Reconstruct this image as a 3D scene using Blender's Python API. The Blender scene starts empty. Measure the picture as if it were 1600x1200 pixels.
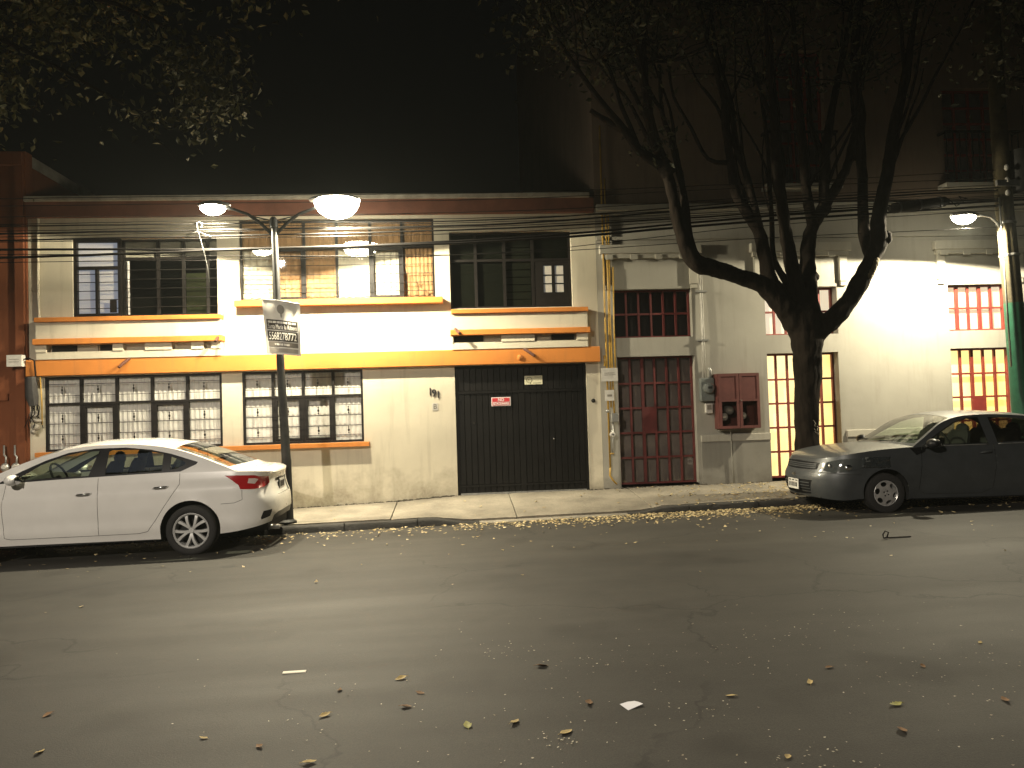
import bpy, bmesh, math, random
import numpy as np
from mathutils import Vector, Matrix
from mathutils.geometry import delaunay_2d_cdt

# ------------------------------------------------------------------ camera, sky, exposure
scene = bpy.context.scene
COL = scene.collection
R = math.radians

cam_data = bpy.data.cameras.new('camera')
cam = bpy.data.objects.new('camera', cam_data)
COL.objects.link(cam)
CAM_LOC = Vector((0.0, -12.7, 1.6))
CAM_R = Vector((0.99611, -0.08259, -0.03067))
CAM_U = Vector((0.02804, -0.03284, 0.99907))
CAM_F = Vector((0.08352, 0.99604, 0.03040))
m = Matrix((CAM_R, CAM_U, -CAM_F)).transposed().to_4x4()
m.translation = CAM_LOC
cam.matrix_world = m
cam_data.sensor_width = 36.0
cam_data.lens = 27.0
cam_data.clip_end = 600.0
scene.camera = cam

world = bpy.data.worlds.new('World')
scene.world = world
world.use_nodes = True
wn = world.node_tree
sky = wn.nodes.new('ShaderNodeTexSky')
sky.sky_type = 'NISHITA'
sky.sun_disc = False
sky.sun_elevation = R(-4.0)
sky.sun_rotation = R(150.0)
hs = wn.nodes.new('ShaderNodeHueSaturation')     # city night: the sky has next to no colour of its own
hs.inputs['Saturation'].default_value = 0.15
wn.links.new(sky.outputs[0], hs.inputs['Color'])
tint = wn.nodes.new('ShaderNodeMix')
tint.data_type = 'RGBA'
tint.blend_type = 'MULTIPLY'
tint.inputs[0].default_value = 1.0
tint.inputs[7].default_value = (0.92, 1.0, 0.90, 1)
wn.links.new(hs.outputs[0], tint.inputs[6])
wn.links.new(tint.outputs[2], wn.nodes['Background'].inputs[0])
wn.nodes['Background'].inputs[1].default_value = 0.07

sd = bpy.data.lights.new('moonlight', 'SUN')
sd.energy = 0.012
sd.angle = R(10)
sd.color = (0.75, 0.85, 1.0)
so = bpy.data.objects.new('moonlight', sd)
so.rotation_euler = (R(50), 0, R(-30))
COL.objects.link(so)

scene.view_settings.view_transform = 'Standard'
scene.view_settings.look = 'None'
scene.view_settings.exposure = 0.0
scene.view_settings.gamma = 1.0
scene.view_settings.use_curve_mapping = False
scene.cycles.use_denoising = True
scene.cycles.max_bounces = 8
scene.cycles.transparent_max_bounces = 24
scene.cycles.sample_clamp_indirect = 4.0
scene.cycles.caustics_reflective = False
scene.cycles.caustics_refractive = False

LAMP_WARM = (1.0, 0.89, 0.64)
LAMP_SOFT = (1.0, 0.89, 0.75)
LAMP_POWER = 1350.0
FRONT_POWER = 6700.0

# ------------------------------------------------------------------ materials
MATS = {}

def mat(name, col, rough=0.7, metal=0.0, var=0.0, vscale=6.0, bump=0.0, bscale=40.0, spec=0.5, col2=None, fine=0.0,
        emit=None, estr=0.0, coat=0.0, stretch=None):
    if name in MATS:
        return MATS[name]
    mt = bpy.data.materials.new(name)
    mt.use_nodes = True
    nt = mt.node_tree
    N, L = nt.nodes, nt.links
    bs = N['Principled BSDF']
    bs.inputs['Roughness'].default_value = rough
    bs.inputs['Metallic'].default_value = metal
    bs.inputs['Specular IOR Level'].default_value = spec
    bs.inputs['Coat Weight'].default_value = coat
    bs.inputs['Coat Roughness'].default_value = 0.06
    bs.inputs['Base Color'].default_value = (*col, 1)
    tc = None
    if var > 0 or bump > 0 or fine > 0 or col2:
        geo = N.new('ShaderNodeNewGeometry')
        mp = N.new('ShaderNodeMapping')
        if stretch:
            mp.inputs['Scale'].default_value = stretch
        L.new(geo.outputs['Position'], mp.inputs['Vector'])
        tc = mp.outputs[0]
    if var > 0 or col2:
        n1 = N.new('ShaderNodeTexNoise')
        n1.inputs['Scale'].default_value = vscale
        n1.inputs['Detail'].default_value = 8
        n1.inputs['Roughness'].default_value = 0.65
        L.new(tc, n1.inputs['Vector'])
        rp = N.new('ShaderNodeValToRGB')
        c2 = col2 if col2 else tuple(c * (1 - var) for c in col)
        c1 = col if col2 else tuple(min(1, c * (1 + var * 0.5)) for c in col)
        rp.color_ramp.elements[0].position = 0.32
        rp.color_ramp.elements[0].color = (*c2, 1)
        rp.color_ramp.elements[1].position = 0.68
        rp.color_ramp.elements[1].color = (*c1, 1)
        L.new(n1.outputs[0], rp.inputs[0])
        out = rp.outputs[0]
        if fine > 0:
            n2 = N.new('ShaderNodeTexNoise')
            n2.inputs['Scale'].default_value = vscale * 24
            n2.inputs['Detail'].default_value = 4
            L.new(tc, n2.inputs['Vector'])
            mr = N.new('ShaderNodeMapRange')
            mr.inputs[1].default_value = 0.3
            mr.inputs[2].default_value = 0.7
            mr.inputs[3].default_value = 1 - fine
            mr.inputs[4].default_value = 1 + fine
            L.new(n2.outputs[0], mr.inputs[0])
            mx = N.new('ShaderNodeVectorMath')
            mx.operation = 'SCALE'
            L.new(out, mx.inputs[0])
            L.new(mr.outputs[0], mx.inputs['Scale'])
            out = mx.outputs[0]
        L.new(out, bs.inputs['Base Color'])
    if bump > 0:
        n3 = N.new('ShaderNodeTexNoise')
        n3.inputs['Scale'].default_value = bscale
        n3.inputs['Detail'].default_value = 5
        L.new(tc, n3.inputs['Vector'])
        bp = N.new('ShaderNodeBump')
        bp.inputs['Strength'].default_value = bump
        bp.inputs['Distance'].default_value = 0.02
        L.new(n3.outputs[0], bp.inputs['Height'])
        L.new(bp.outputs[0], bs.inputs['Normal'])
    if emit:
        bs.inputs['Emission Color'].default_value = (*emit, 1)
        bs.inputs['Emission Strength'].default_value = estr
    MATS[name] = mt
    return mt


def thin_glass(name, tint=(0.965, 0.965, 0.955), refl=1.0, rough=0.02):
    if name in MATS:
        return MATS[name]
    mt = bpy.data.materials.new(name)
    mt.use_nodes = True
    nt = mt.node_tree
    N, L = nt.nodes, nt.links
    N.remove(N['Principled BSDF'])
    tr = N.new('ShaderNodeBsdfTransparent')
    tr.inputs[0].default_value = (*tint, 1)
    gl = N.new('ShaderNodeBsdfGlossy')
    gl.inputs['Roughness'].default_value = rough
    gl.inputs['Color'].default_value = (refl, refl, refl, 1)
    lw = N.new('ShaderNodeLayerWeight')          # Schlick: the same from both faces of the pane
    lw.inputs[0].default_value = 0.5
    pw = N.new('ShaderNodeMath')
    pw.operation = 'POWER'
    pw.inputs[1].default_value = 5.0
    L.new(lw.outputs['Facing'], pw.inputs[0])
    fr = N.new('ShaderNodeMath')
    fr.operation = 'MULTIPLY_ADD'
    fr.inputs[1].default_value = 0.95
    fr.inputs[2].default_value = 0.045
    L.new(pw.outputs[0], fr.inputs[0])
    mx = N.new('ShaderNodeMixShader')
    L.new(fr.outputs[0], mx.inputs[0])
    L.new(tr.outputs[0], mx.inputs[1])
    L.new(gl.outputs[0], mx.inputs[2])
    L.new(mx.outputs[0], N['Material Output'].inputs[0])
    MATS[name] = mt
    return mt


def emit_pane(name, col, strength, col2=None, scale=1.2):
    """glowing curtain or pane: room light behind it, and in one case painted street-lamp light"""
    if name in MATS:
        return MATS[name]
    mt = bpy.data.materials.new(name)
    mt.use_nodes = True
    nt = mt.node_tree
    N, L = nt.nodes, nt.links
    bs = N['Principled BSDF']
    bs.inputs['Base Color'].default_value = (0.5, 0.45, 0.36, 1)
    bs.inputs['Roughness'].default_value = 0.25
    geo = N.new('ShaderNodeNewGeometry')
    mp = N.new('ShaderNodeMapping')
    mp.inputs['Scale'].default_value = (1, 1, 0.8)
    L.new(geo.outputs['Position'], mp.inputs[0])
    n1 = N.new('ShaderNodeTexNoise')
    n1.inputs['Scale'].default_value = scale
    n1.inputs['Detail'].default_value = 3
    L.new(mp.outputs[0], n1.inputs['Vector'])
    rp = N.new('ShaderNodeValToRGB')
    rp.color_ramp.elements[0].position = 0.35
    rp.color_ramp.elements[1].position = 0.62
    rp.color_ramp.elements[0].color = (*(col2 or col), 1)
    rp.color_ramp.elements[1].color = (*col, 1)
    L.new(n1.outputs[0], rp.inputs[0])
    L.new(rp.outputs[0], bs.inputs['Emission Color'])
    bs.inputs['Emission Strength'].default_value = strength
    MATS[name] = mt
    return mt


def stain_mat(name, col, dirt, zfade, rough=0.85, streak=0.25, bump=0.25):
    """painted plaster: broad patches, vertical rain streaks, splash dirt with a ragged edge above the pavement"""
    if name in MATS:
        return MATS[name]
    mt = bpy.data.materials.new(name)
    mt.use_nodes = True
    nt = mt.node_tree
    N, L = nt.nodes, nt.links
    bs = N['Principled BSDF']
    bs.inputs['Roughness'].default_value = rough
    bs.inputs['Specular IOR Level'].default_value = 0.25
    geo = N.new('ShaderNodeNewGeometry')
    def noise(scale, st=(1, 1, 1), det=6):
        mp = N.new('ShaderNodeMapping')
        mp.inputs['Scale'].default_value = st
        L.new(geo.outputs['Position'], mp.inputs[0])
        n = N.new('ShaderNodeTexNoise')
        n.inputs['Scale'].default_value = scale
        n.inputs['Detail'].default_value = det
        n.inputs['Roughness'].default_value = 0.6
        L.new(mp.outputs[0], n.inputs['Vector'])
        return n.outputs[0]
    def mrange(v, a, b, c, d):
        mr = N.new('ShaderNodeMapRange')
        for i, q in enumerate((a, b, c, d)):
            mr.inputs[i + 1].default_value = q
        L.new(v, mr.inputs[0])
        return mr.outputs[0]
    def math_(op, a, b):
        n = N.new('ShaderNodeMath')
        n.operation = op
        for i, q in enumerate((a, b)):
            if isinstance(q, float):
                n.inputs[i].default_value = q
            else:
                L.new(q, n.inputs[i])
        return n.outputs[0]
    def mixc(f, a, b):
        n = N.new('ShaderNodeMix')
        n.data_type = 'RGBA'
        L.new(f, n.inputs[0])
        for i, q in ((6, a), (7, b)):
            if isinstance(q, tuple):
                n.inputs[i].default_value = (*q, 1)
            else:
                L.new(q, n.inputs[i])
        return n.outputs[2]
    base = mixc(mrange(noise(1.3), 0.35, 0.7, 0.0, 1.0), tuple(c * 0.86 for c in col), col)
    base = mixc(mrange(noise(5.0, (1.6, 1.6, 0.16)), 0.52, 0.78, 0.0, streak), base, dirt)
    sx = N.new('ShaderNodeSeparateXYZ')
    L.new(geo.outputs['Position'], sx.inputs[0])
    h = math_('ADD', sx.outputs[2], mrange(noise(2.6), 0.3, 0.7, -0.32, 0.32))
    low = mrange(h, zfade, 0.05, 0.0, 0.75)
    fine = mrange(noise(22.0), 0.3, 0.7, 0.55, 1.0)
    base = mixc(math_('MULTIPLY', low, fine), base, dirt)
    speck = mrange(noise(60.0, det=2), 0.68, 0.74, 0.0, 0.25)
    base = mixc(speck, base, dirt)
    L.new(base, bs.inputs['Base Color'])
    bp = N.new('ShaderNodeBump')
    bp.inputs['Strength'].default_value = bump
    bp.inputs['Distance'].default_value = 0.01
    L.new(math_('ADD', noise(9.0), noise(90.0)), bp.inputs['Height'])
    L.new(bp.outputs[0], bs.inputs['Normal'])
    MATS[name] = mt
    return mt


def asphalt():
    mt = bpy.data.materials.new('asphalt')
    mt.use_nodes = True
    nt = mt.node_tree
    N, L = nt.nodes, nt.links
    bs = N['Principled BSDF']
    geo = N.new('ShaderNodeNewGeometry')
    def noise(scale, st=(1, 1, 1), det=6, ro=0.6):
        mp = N.new('ShaderNodeMapping')
        mp.inputs['Scale'].default_value = st
        L.new(geo.outputs['Position'], mp.inputs[0])
        n = N.new('ShaderNodeTexNoise')
        n.inputs['Scale'].default_value = scale
        n.inputs['Detail'].default_value = det
        n.inputs['Roughness'].default_value = ro
        L.new(mp.outputs[0], n.inputs['Vector'])
        return n.outputs[0]
    def ramp(v, stops):
        rp = N.new('ShaderNodeValToRGB')
        e = rp.color_ramp.elements
        while len(e) < len(stops):
            e.new(0.5)
        for k, (p, c) in zip(e, stops):
            k.position = p
            k.color = (*c, 1)
        L.new(v, rp.inputs[0])
        return rp.outputs[0]
    def mul(a, b):
        n = N.new('ShaderNodeMix')
        n.data_type = 'RGBA'
        n.blend_type = 'MULTIPLY'
        n.inputs[0].default_value = 1.0
        L.new(a, n.inputs[6])
        L.new(b, n.inputs[7])
        return n.outputs[2]
    c = ramp(noise(0.5, (0.22, 1.0, 1.0)), [(0.3, (0.027, 0.025, 0.0215)), (0.7, (0.043, 0.040, 0.034))])
    # wheel tracks worn along the street
    c = mul(c, ramp(noise(1.5, (0.05, 1.0, 1.0), 3), [(0.35, (0.74, 0.74, 0.74)), (0.65, (0.94, 0.94, 0.94))]))
    c = mul(c, ramp(noise(2.2), [(0.3, (0.82, 0.82, 0.82)), (0.7, (1.1, 1.1, 1.1))]))
    # aggregate
    c = mul(c, ramp(noise(140.0, det=3), [(0.32, (0.72, 0.72, 0.72)), (0.5, (1, 1, 1)), (0.72, (1.38, 1.36, 1.3))]))
    # oil spots
    c = mul(c, ramp(noise(0.9, (1, 1, 1), 2), [(0.30, (0.6, 0.58, 0.55)), (0.40, (1, 1, 1))]))
    # cracks
    v = N.new('ShaderNodeTexVoronoi')
    v.feature = 'DISTANCE_TO_EDGE'
    v.inputs['Scale'].default_value = 0.42
    wp = N.new('ShaderNodeMapping')
    L.new(geo.outputs['Position'], wp.inputs[0])
    nz = N.new('ShaderNodeTexNoise')
    nz.inputs['Scale'].default_value = 2.5
    nz.inputs['Detail'].default_value = 6
    L.new(geo.outputs['Position'], nz.inputs['Vector'])
    va = N.new('ShaderNodeVectorMath')
    va.operation = 'MULTIPLY_ADD'
    L.new(nz.outputs['Color'], va.inputs[0])
    va.inputs[1].default_value = (0.7, 0.7, 0.0)
    L.new(wp.outputs[0], va.inputs[2])
    L.new(va.outputs[0], v.inputs['Vector'])
    crack = ramp(v.outputs['Distance'], [(0.0, (0.42, 0.42, 0.42)), (0.008, (1, 1, 1))])
    gate = ramp(noise(0.35, (1, 1, 1), 2), [(0.44, (1, 1, 1)), (0.50, (0, 0, 0))])
    lt = N.new('ShaderNodeMix')
    lt.data_type = 'RGBA'
    lt.blend_type = 'LIGHTEN'
    lt.inputs[0].default_value = 1.0
    L.new(crack, lt.inputs[6])
    L.new(gate, lt.inputs[7])
    c = mul(c, lt.outputs[2])
    L.new(c, bs.inputs['Base Color'])
    rr = N.new('ShaderNodeMapRange')
    rr.inputs[3].default_value = 0.60
    rr.inputs[4].default_value = 0.85
    L.new(noise(1.2, (0.12, 1.0, 1.0)), rr.inputs[0])
    L.new(rr.outputs[0], bs.inputs['Roughness'])
    bs.inputs['Specular IOR Level'].default_value = 0.30
    bp = N.new('ShaderNodeBump')
    bp.inputs['Strength'].default_value = 0.22
    bp.inputs['Distance'].default_value = 0.008
    L.new(noise(110.0, det=4), bp.inputs['Height'])
    L.new(bp.outputs[0], bs.inputs['Normal'])
    return mt


M_CREAM = stain_mat('cream_plaster', (0.60, 0.55, 0.43), (0.20, 0.17, 0.12), 0.62, streak=0.32)
M_GREYWALL = stain_mat('grey_plaster', (0.345, 0.33, 0.285), (0.15, 0.135, 0.11), 0.45, streak=0.35)
M_GREYTRIM = stain_mat('pale_stone_trim', (0.42, 0.40, 0.34), (0.2, 0.18, 0.14), 0.2, streak=0.3)
M_PLINTH = stain_mat('grey_plinth', (0.24, 0.23, 0.20), (0.12, 0.105, 0.085), 0.5, streak=0.4)
M_RUST = stain_mat('rust_orange_plaster', (0.20, 0.066, 0.027), (0.08, 0.032, 0.015), 0.8, streak=0.5)
M_ORANGE = stain_mat('orange_paint', (0.60, 0.22, 0.045), (0.30, 0.13, 0.05), 0.06, rough=0.6, streak=0.5, bump=0.2)
M_FASCIA = mat('shaded_fascia_paint', (0.17, 0.062, 0.035), 0.75, var=0.35, vscale=2.0, bump=0.15)  # fascia colour darkened to stand for its place above the lamp beams
M_COPING = mat('grey_coping', (0.34, 0.31, 0.25), 0.85, var=0.35, vscale=4.0, bump=0.2)
M_ASPHALT = asphalt()
M_CONC = mat('pavement_concrete', (0.215, 0.192, 0.15), 0.88, var=0.38, vscale=1.6, bump=0.3, bscale=60, fine=0.14)
M_KERB = mat('dark_kerb', (0.022, 0.020, 0.017), 0.85, var=0.5, vscale=5.0, bump=0.5, bscale=30, fine=0.2)
M_IRON = mat('dark_iron', (0.012, 0.010, 0.009), 0.55, spec=0.2, var=0.3, vscale=10)
M_GATE = mat('black_gate_paint', (0.0065, 0.006, 0.0055), 0.42, spec=0.3, var=0.4, vscale=4.0, bump=0.12, bscale=15)
M_RED = mat('red_iron_paint', (0.23, 0.035, 0.025), 0.55, var=0.3, vscale=5.0)
M_REDDARK = mat('dark_red_iron', (0.12, 0.02, 0.018), 0.6, var=0.3, vscale=5.0)
M_POLE = mat('dark_grey_pole_paint', (0.022, 0.022, 0.021), 0.55, spec=0.2, var=0.35, vscale=8, bump=0.1)
M_CABLE = mat('black_cable', (0.009, 0.008, 0.0075), 0.8, spec=0.12)
M_WHITEBOX = mat('white_plastic', (0.55, 0.53, 0.48), 0.55, var=0.2, vscale=10)
M_YPIPE = mat('yellow_gas_pipe', (0.45, 0.27, 0.04), 0.5, var=0.35, vscale=7)
M_STEEL = mat('galvanised_steel', (0.42, 0.42, 0.40), 0.42, metal=0.7, var=0.25, vscale=12)
M_CHROME = mat('chrome', (0.75, 0.75, 0.74), 0.12, metal=1.0)
M_LACE = mat('white_curtain', (0.80, 0.78, 0.75), 0.9, var=0.12, vscale=4)
M_BROWNCURT = mat('tan_curtain', (0.42, 0.25, 0.12), 0.9, var=0.2, vscale=4)
M_BLACK = mat('room_dark', (0.02, 0.018, 0.016), 0.9)
M_GLASS = thin_glass('window_glass')
M_BARK = mat('bark', (0.016, 0.012, 0.009), 0.95, spec=0.08, var=0.5, vscale=9, bump=0.9, bscale=22, stretch=(1, 1, 0.35))

# ------------------------------------------------------------------ mesh helpers
def link(name, me, mt=None, parent=None, loc=None):
    o = bpy.data.objects.new(name, me)
    COL.objects.link(o)
    if mt is not None and me is not None and not me.materials:
        me.materials.append(mt)
    if parent is not None:
        o.parent = parent
    if loc is not None:
        o.location = loc
    return o


def tag(o, label=None, cat=None, group=None, kind=None):
    if label:
        o['label'] = label
    if cat:
        o['category'] = cat
    if group:
        o['group'] = group
    if kind:
        o['kind'] = kind
    return o


def thing(name, loc, label, cat, group=None, rz=0.0):
    o = link(name, None, loc=loc)
    o.rotation_euler.z = rz
    o.empty_display_size = 0.2
    return tag(o, label, cat, group)


def root_loc(o):
    v = Vector((0, 0, 0))
    while o is not None:
        v += o.location
        o = o.parent
    return v


class MB:
    def __init__(self):
        self.v = []
        self.f = []

    def box(self, x0, x1, y0, y1, z0, z1):
        b = len(self.v)
        self.v += [(x, y, z) for z in (z0, z1) for y in (y0, y1) for x in (x0, x1)]
        self.f += [tuple(b + i for i in q) for q in ((0, 2, 3, 1), (4, 5, 7, 6), (0, 1, 5, 4), (2, 6, 7, 3), (0, 4, 6, 2), (1, 3, 7, 5))]
        return self

    def quad(self, *p):
        b = len(self.v)
        self.v += [tuple(q) for q in p]
        self.f.append(tuple(range(b, b + len(p))))
        return self

    def grid(self, pts, closed_u=False):
        """pts[i][j] -> points"""
        b = len(self.v)
        n, k = len(pts), len(pts[0])
        for row in pts:
            self.v += [tuple(q) for q in row]
        for i in range(n if closed_u else n - 1):
            for j in range(k - 1):
                i2 = (i + 1) % n
                self.f.append((b + i * k + j, b + i2 * k + j, b + i2 * k + j + 1, b + i * k + j + 1))
        return self

    def tube(self, path, radii, n=8, cap=True, wob=0.0, rng=None):
        path = [Vector(p) for p in path]
        if isinstance(radii, (int, float)):
            radii = [radii] * len(path)
        b = len(self.v)
        ref = None
        for i, p in enumerate(path):
            t = (path[min(i + 1, len(path) - 1)] - path[max(i - 1, 0)])
            if t.length < 1e-9:
                t = Vector((0, 0, 1))
            t.normalize()
            if ref is None:
                ref = Vector((0, 1, 0)) if abs(t.y) < 0.8 else Vector((1, 0, 0))
            a = (ref - t * ref.dot(t)).normalized()
            ref = a
            c = t.cross(a)
            for k in range(n):
                th = 2 * math.pi * k / n
                rr = radii[i] * (1 + (rng.uniform(-wob, wob) if rng else 0))
                self.v.append(tuple(p + (a * math.cos(th) + c * math.sin(th)) * rr))
        for i in range(len(path) - 1):
            for k in range(n):
                k2 = (k + 1) % n
                self.f.append((b + i * n + k, b + i * n + k2, b + (i + 1) * n + k2, b + (i + 1) * n + k))
        if cap:
            self.f.append(tuple(b + k for k in reversed(range(n))))
            self.f.append(tuple(b + (len(path) - 1) * n + k for k in range(n)))
        return self

    def lathe(self, prof, axis='z', center=(0, 0, 0), n=24, a0=0.0, a1=2 * math.pi):
        """prof: list of (radius, height)"""
        full = abs(a1 - a0 - 2 * math.pi) < 1e-6
        rows = []
        cnt = n if full else n + 1
        for k in range(cnt):
            th = a0 + (a1 - a0) * k / n
            row = []
            for r, h in prof:
                c, s = r * math.cos(th), r * math.sin(th)
                p = {'z': (c, s, h), 'y': (c, h, -s), 'x': (h, c, s)}[axis]
                row.append((p[0] + center[0], p[1] + center[1], p[2] + center[2]))
            rows.append(row)
        return self.grid(rows, closed_u=full)

    def ellipsoid(self, c, r, n=12, m=8, lo=-1.0, hi=1.0):
        prof = []
        for i in range(m + 1):
            t = math.asin(lo) + (math.asin(hi) - math.asin(lo)) * i / m
            prof.append((math.cos(t), math.sin(t)))
        rows = []
        for k in range(n):
            th = 2 * math.pi * k / n
            rows.append([(c[0] + r[0] * a * math.cos(th), c[1] + r[1] * a * math.sin(th), c[2] + r[2] * h) for a, h in prof])
        return self.grid(rows, closed_u=True)

    def prism(self, poly, y0, y1):
        """poly: list of (x,z) extruded along y"""
        b = len(self.v)
        n = len(poly)
        self.v += [(x, y0, z) for x, z in poly] + [(x, y1, z) for x, z in poly]
        self.f.append(tuple(b + i for i in range(n)))
        self.f.append(tuple(b + n + i for i in reversed(range(n))))
        for i in range(n):
            j = (i + 1) % n
            self.f.append((b + i, b + n + i, b + n + j, b + j))
        return self

    def mesh(self, name, smooth=False, shift=None):
        me = bpy.data.meshes.new(name)
        v = self.v
        if shift is not None:
            v = [(a - shift[0], c - shift[1], d - shift[2]) for a, c, d in v]
        me.from_pydata(v, [], self.f)
        me.validate()
        bm = bmesh.new()
        bm.from_mesh(me)
        bmesh.ops.remove_doubles(bm, verts=bm.verts, dist=1e-6)
        bmesh.ops.recalc_face_normals(bm, faces=bm.faces)
        bm.to_mesh(me)
        bm.free()
        if smooth:
            me.shade_smooth()
            if smooth != True:
                me.set_sharp_from_angle(angle=R(smooth))
        return me

    def build(self, name, mt, parent=None, smooth=False, local=False):
        sh = None if (parent is None or local) else root_loc(parent)
        return link(name, self.mesh(name, smooth, sh), mt, parent)


BOXES = {}

def piece(name, x0, x1, y0, y1, z0, z1, mt, parent=None, bevel=0.0):
    """a box-shaped piece placed by world extents; alike pieces share one mesh"""
    key = (round(x1 - x0, 3), round(y1 - y0, 3), round(z1 - z0, 3), mt.name, bevel)
    me = BOXES.get(key)
    if me is None:
        a, b, c = (x1 - x0) / 2, (y1 - y0) / 2, (z1 - z0) / 2
        me = MB().box(-a, a, -b, b, -c, c).mesh(name)
        if bevel:
            bm = bmesh.new()
            bm.from_mesh(me)
            bmesh.ops.bevel(bm, geom=list(bm.edges), offset=bevel, segments=1, affect='EDGES')
            bm.to_mesh(me)
            bm.free()
        me.materials.append(mt)
        BOXES[key] = me
    c = Vector(((x0 + x1) / 2, (y0 + y1) / 2, (z0 + z1) / 2))
    if parent is not None:
        c = c - root_loc(parent)
    return link(name, me, None, parent, c)


def text_mesh(body, height, depth=0.002, bold=0.0):
    cu = bpy.data.curves.new('lettering', 'FONT')
    cu.body = body
    cu.size = height * 1.38
    cu.extrude = depth
    cu.offset = bold
    cu.align_x = 'CENTER'
    cu.align_y = 'CENTER'
    cu.resolution_u = 3
    o = bpy.data.objects.new('lettering', cu)
    COL.objects.link(o)
    bpy.context.view_layer.update()
    me = bpy.data.meshes.new_from_object(o.evaluated_get(bpy.context.evaluated_depsgraph_get()))
    bpy.data.objects.remove(o)
    return me


def lettering(body, loc, height, mt, parent, width=None, rot=(R(90), 0, 0), depth=0.002, bold=0.0, name='lettering', local=False):
    me = text_mesh(body, height, depth, bold)
    me.materials.clear()
    me.materials.append(mt)
    o = link(name, me, None, parent)
    o.rotation_euler = rot
    o.location = Vector(loc) - (Vector() if local else root_loc(parent))
    if width:
        w = max(v.co.x for v in me.vertices) - min(v.co.x for v in me.vertices)
        o.scale.x = width / w
    return o


def wall_mesh(x0, x1, z0, z1, holes, y, depth):
    """front face with rectangular openings and their reveals"""
    mb = MB()
    xs = sorted({x0, x1, *[h[0] for h in holes], *[h[1] for h in holes]})
    zs = sorted({z0, z1, *[h[2] for h in holes], *[h[3] for h in holes]})
    for i in range(len(xs) - 1):
        for j in range(len(zs) - 1):
            cx, cz = (xs[i] + xs[i + 1]) / 2, (zs[j] + zs[j + 1]) / 2
            if any(h[0] < cx < h[1] and h[2] < cz < h[3] for h in holes):
                continue
            mb.quad((xs[i], y, zs[j]), (xs[i + 1], y, zs[j]), (xs[i + 1], y, zs[j + 1]), (xs[i], y, zs[j + 1]))
            mb.quad((xs[i], y + depth, zs[j]), (xs[i], y + depth, zs[j + 1]), (xs[i + 1], y + depth, zs[j + 1]), (xs[i + 1], y + depth, zs[j]))
    e = y + depth
    for a, b, c, d in holes:
        mb.quad((a, y, c), (a, y, d), (a, e, d), (a, e, c))
        mb.quad((b, y, c), (b, e, c), (b, e, d), (b, y, d))
        mb.quad((a, y, d), (b, y, d), (b, e, d), (a, e, d))
        mb.quad((a, y, c), (a, e, c), (b, e, c), (b, y, c))
    for a, b in ((x0, x0), (x1, x1)):
        mb.quad((a, y, z0), (a, e, z0), (a, e, z1), (a, y, z1))
    mb.quad((x0, y, z1), (x1, y, z1), (x1, e, z1), (x0, e, z1))
    me = bpy.data.meshes.new('wall')
    me.from_pydata(mb.v, [], mb.f)
    bm = bmesh.new()
    bm.from_mesh(me)
    bmesh.ops.remove_doubles(bm, verts=bm.verts, dist=1e-5)
    bmesh.ops.recalc_face_normals(bm, faces=bm.faces)
    bm.to_mesh(me)
    bm.free()
    return me


def curtain_mesh(x0, x1, z0, z1, y, amp, wl, rng, jag=0.0):
    n = max(12, int((x1 - x0) / wl * 8))
    ph = rng.uniform(0, 6)
    rows = []
    for i in range(n + 1):
        x = x0 + (x1 - x0) * i / n
        d = amp * (math.sin(2 * math.pi * (x - x0) / wl + ph) + 0.45 * math.sin(2 * math.pi * (x - x0) / (wl * 0.43) + 2 * ph) + 0.3 * math.sin(5.3 * (x - x0)))
        rows.append([(x, y + d * 0.6, z1), (x, y + d, (z0 + z1) / 2), (x, y + d * 1.15, z0 + (jag * abs(math.sin(x * 9)) if jag else 0))])
    return MB().grid(rows)

# ------------------------------------------------------------------ ground, road, pavement
KERB_Y = -1.7

def lerp_tab(x, tab):
    if x <= tab[0][0]:
        return tab[0][1]
    for (a, p), (b, q) in zip(tab, tab[1:]):
        if x <= b:
            return p + (q - p) * (x - a) / (b - a)
    return tab[-1][1]

def gutter(x):
    return -0.045 + 0.0115 * max(-30, min(30, x))

def road_z(x, y):
    d = max(0.0, KERB_Y - y)
    rise = 0.05 * (1 - math.exp(-d / 0.9))
    far = max(0.0, d - 7.0)
    return gutter(x) + rise - 0.006 * far

def kerb_top(x):
    h = lerp_tab(x, [(-0.25, 0.105), (0.2, 0.022), (2.75, 0.022), (3.1, 0.085), (5, 0.1)])
    return gutter(x) + h

def wall_base(x):
    return lerp_tab(x, [(-30, -0.22), (-2.4, 0.08), (-0.9, 0.125), (0.1, 0.185), (2.4, 0.19), (3.0, 0.195), (5.5, 0.205), (30, 0.48)])

def pave_z(x, y):
    t = min(1.0, max(0.0, (y - KERB_Y) / (-KERB_Y)))
    a, b = kerb_top(x), wall_base(x)
    if 0.0 < x < 2.95:          # dropped crossing in front of the gate: steeper near the road
        t = t ** 0.8
    return a + (b - a) * t

g = MB().quad((-300, -300, -0.9), (300, -300, -0.9), (300, 300, -0.9), (-300, 300, -0.9)).build('ground', M_CONC)
tag(g, kind='structure')

xs = [-32 + 0.4 * i for i in range(161)]
ys = [KERB_Y + 0.02, -1.75, -1.85, -2.0, -2.2, -2.45, -2.8, -3.2, -3.8, -4.6, -5.6, -6.8, -8.2, -9.6, -11, -12.4, -13.4, -14.0]
road = MB().grid([[(x, y, road_z(x, y)) for y in ys] for x in xs]).build('road', M_ASPHALT, smooth=True)
tag(road, kind='structure')
opp = MB().grid([[(x, y, gutter(x) + z) for y, z in ((-14.0, -0.1), (-14.0, 0.1), (-14.15, 0.11), (-19.0, 0.14))] for x in xs]).build('pavement_opposite', M_CONC)
tag(opp, kind='structure')

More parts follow.
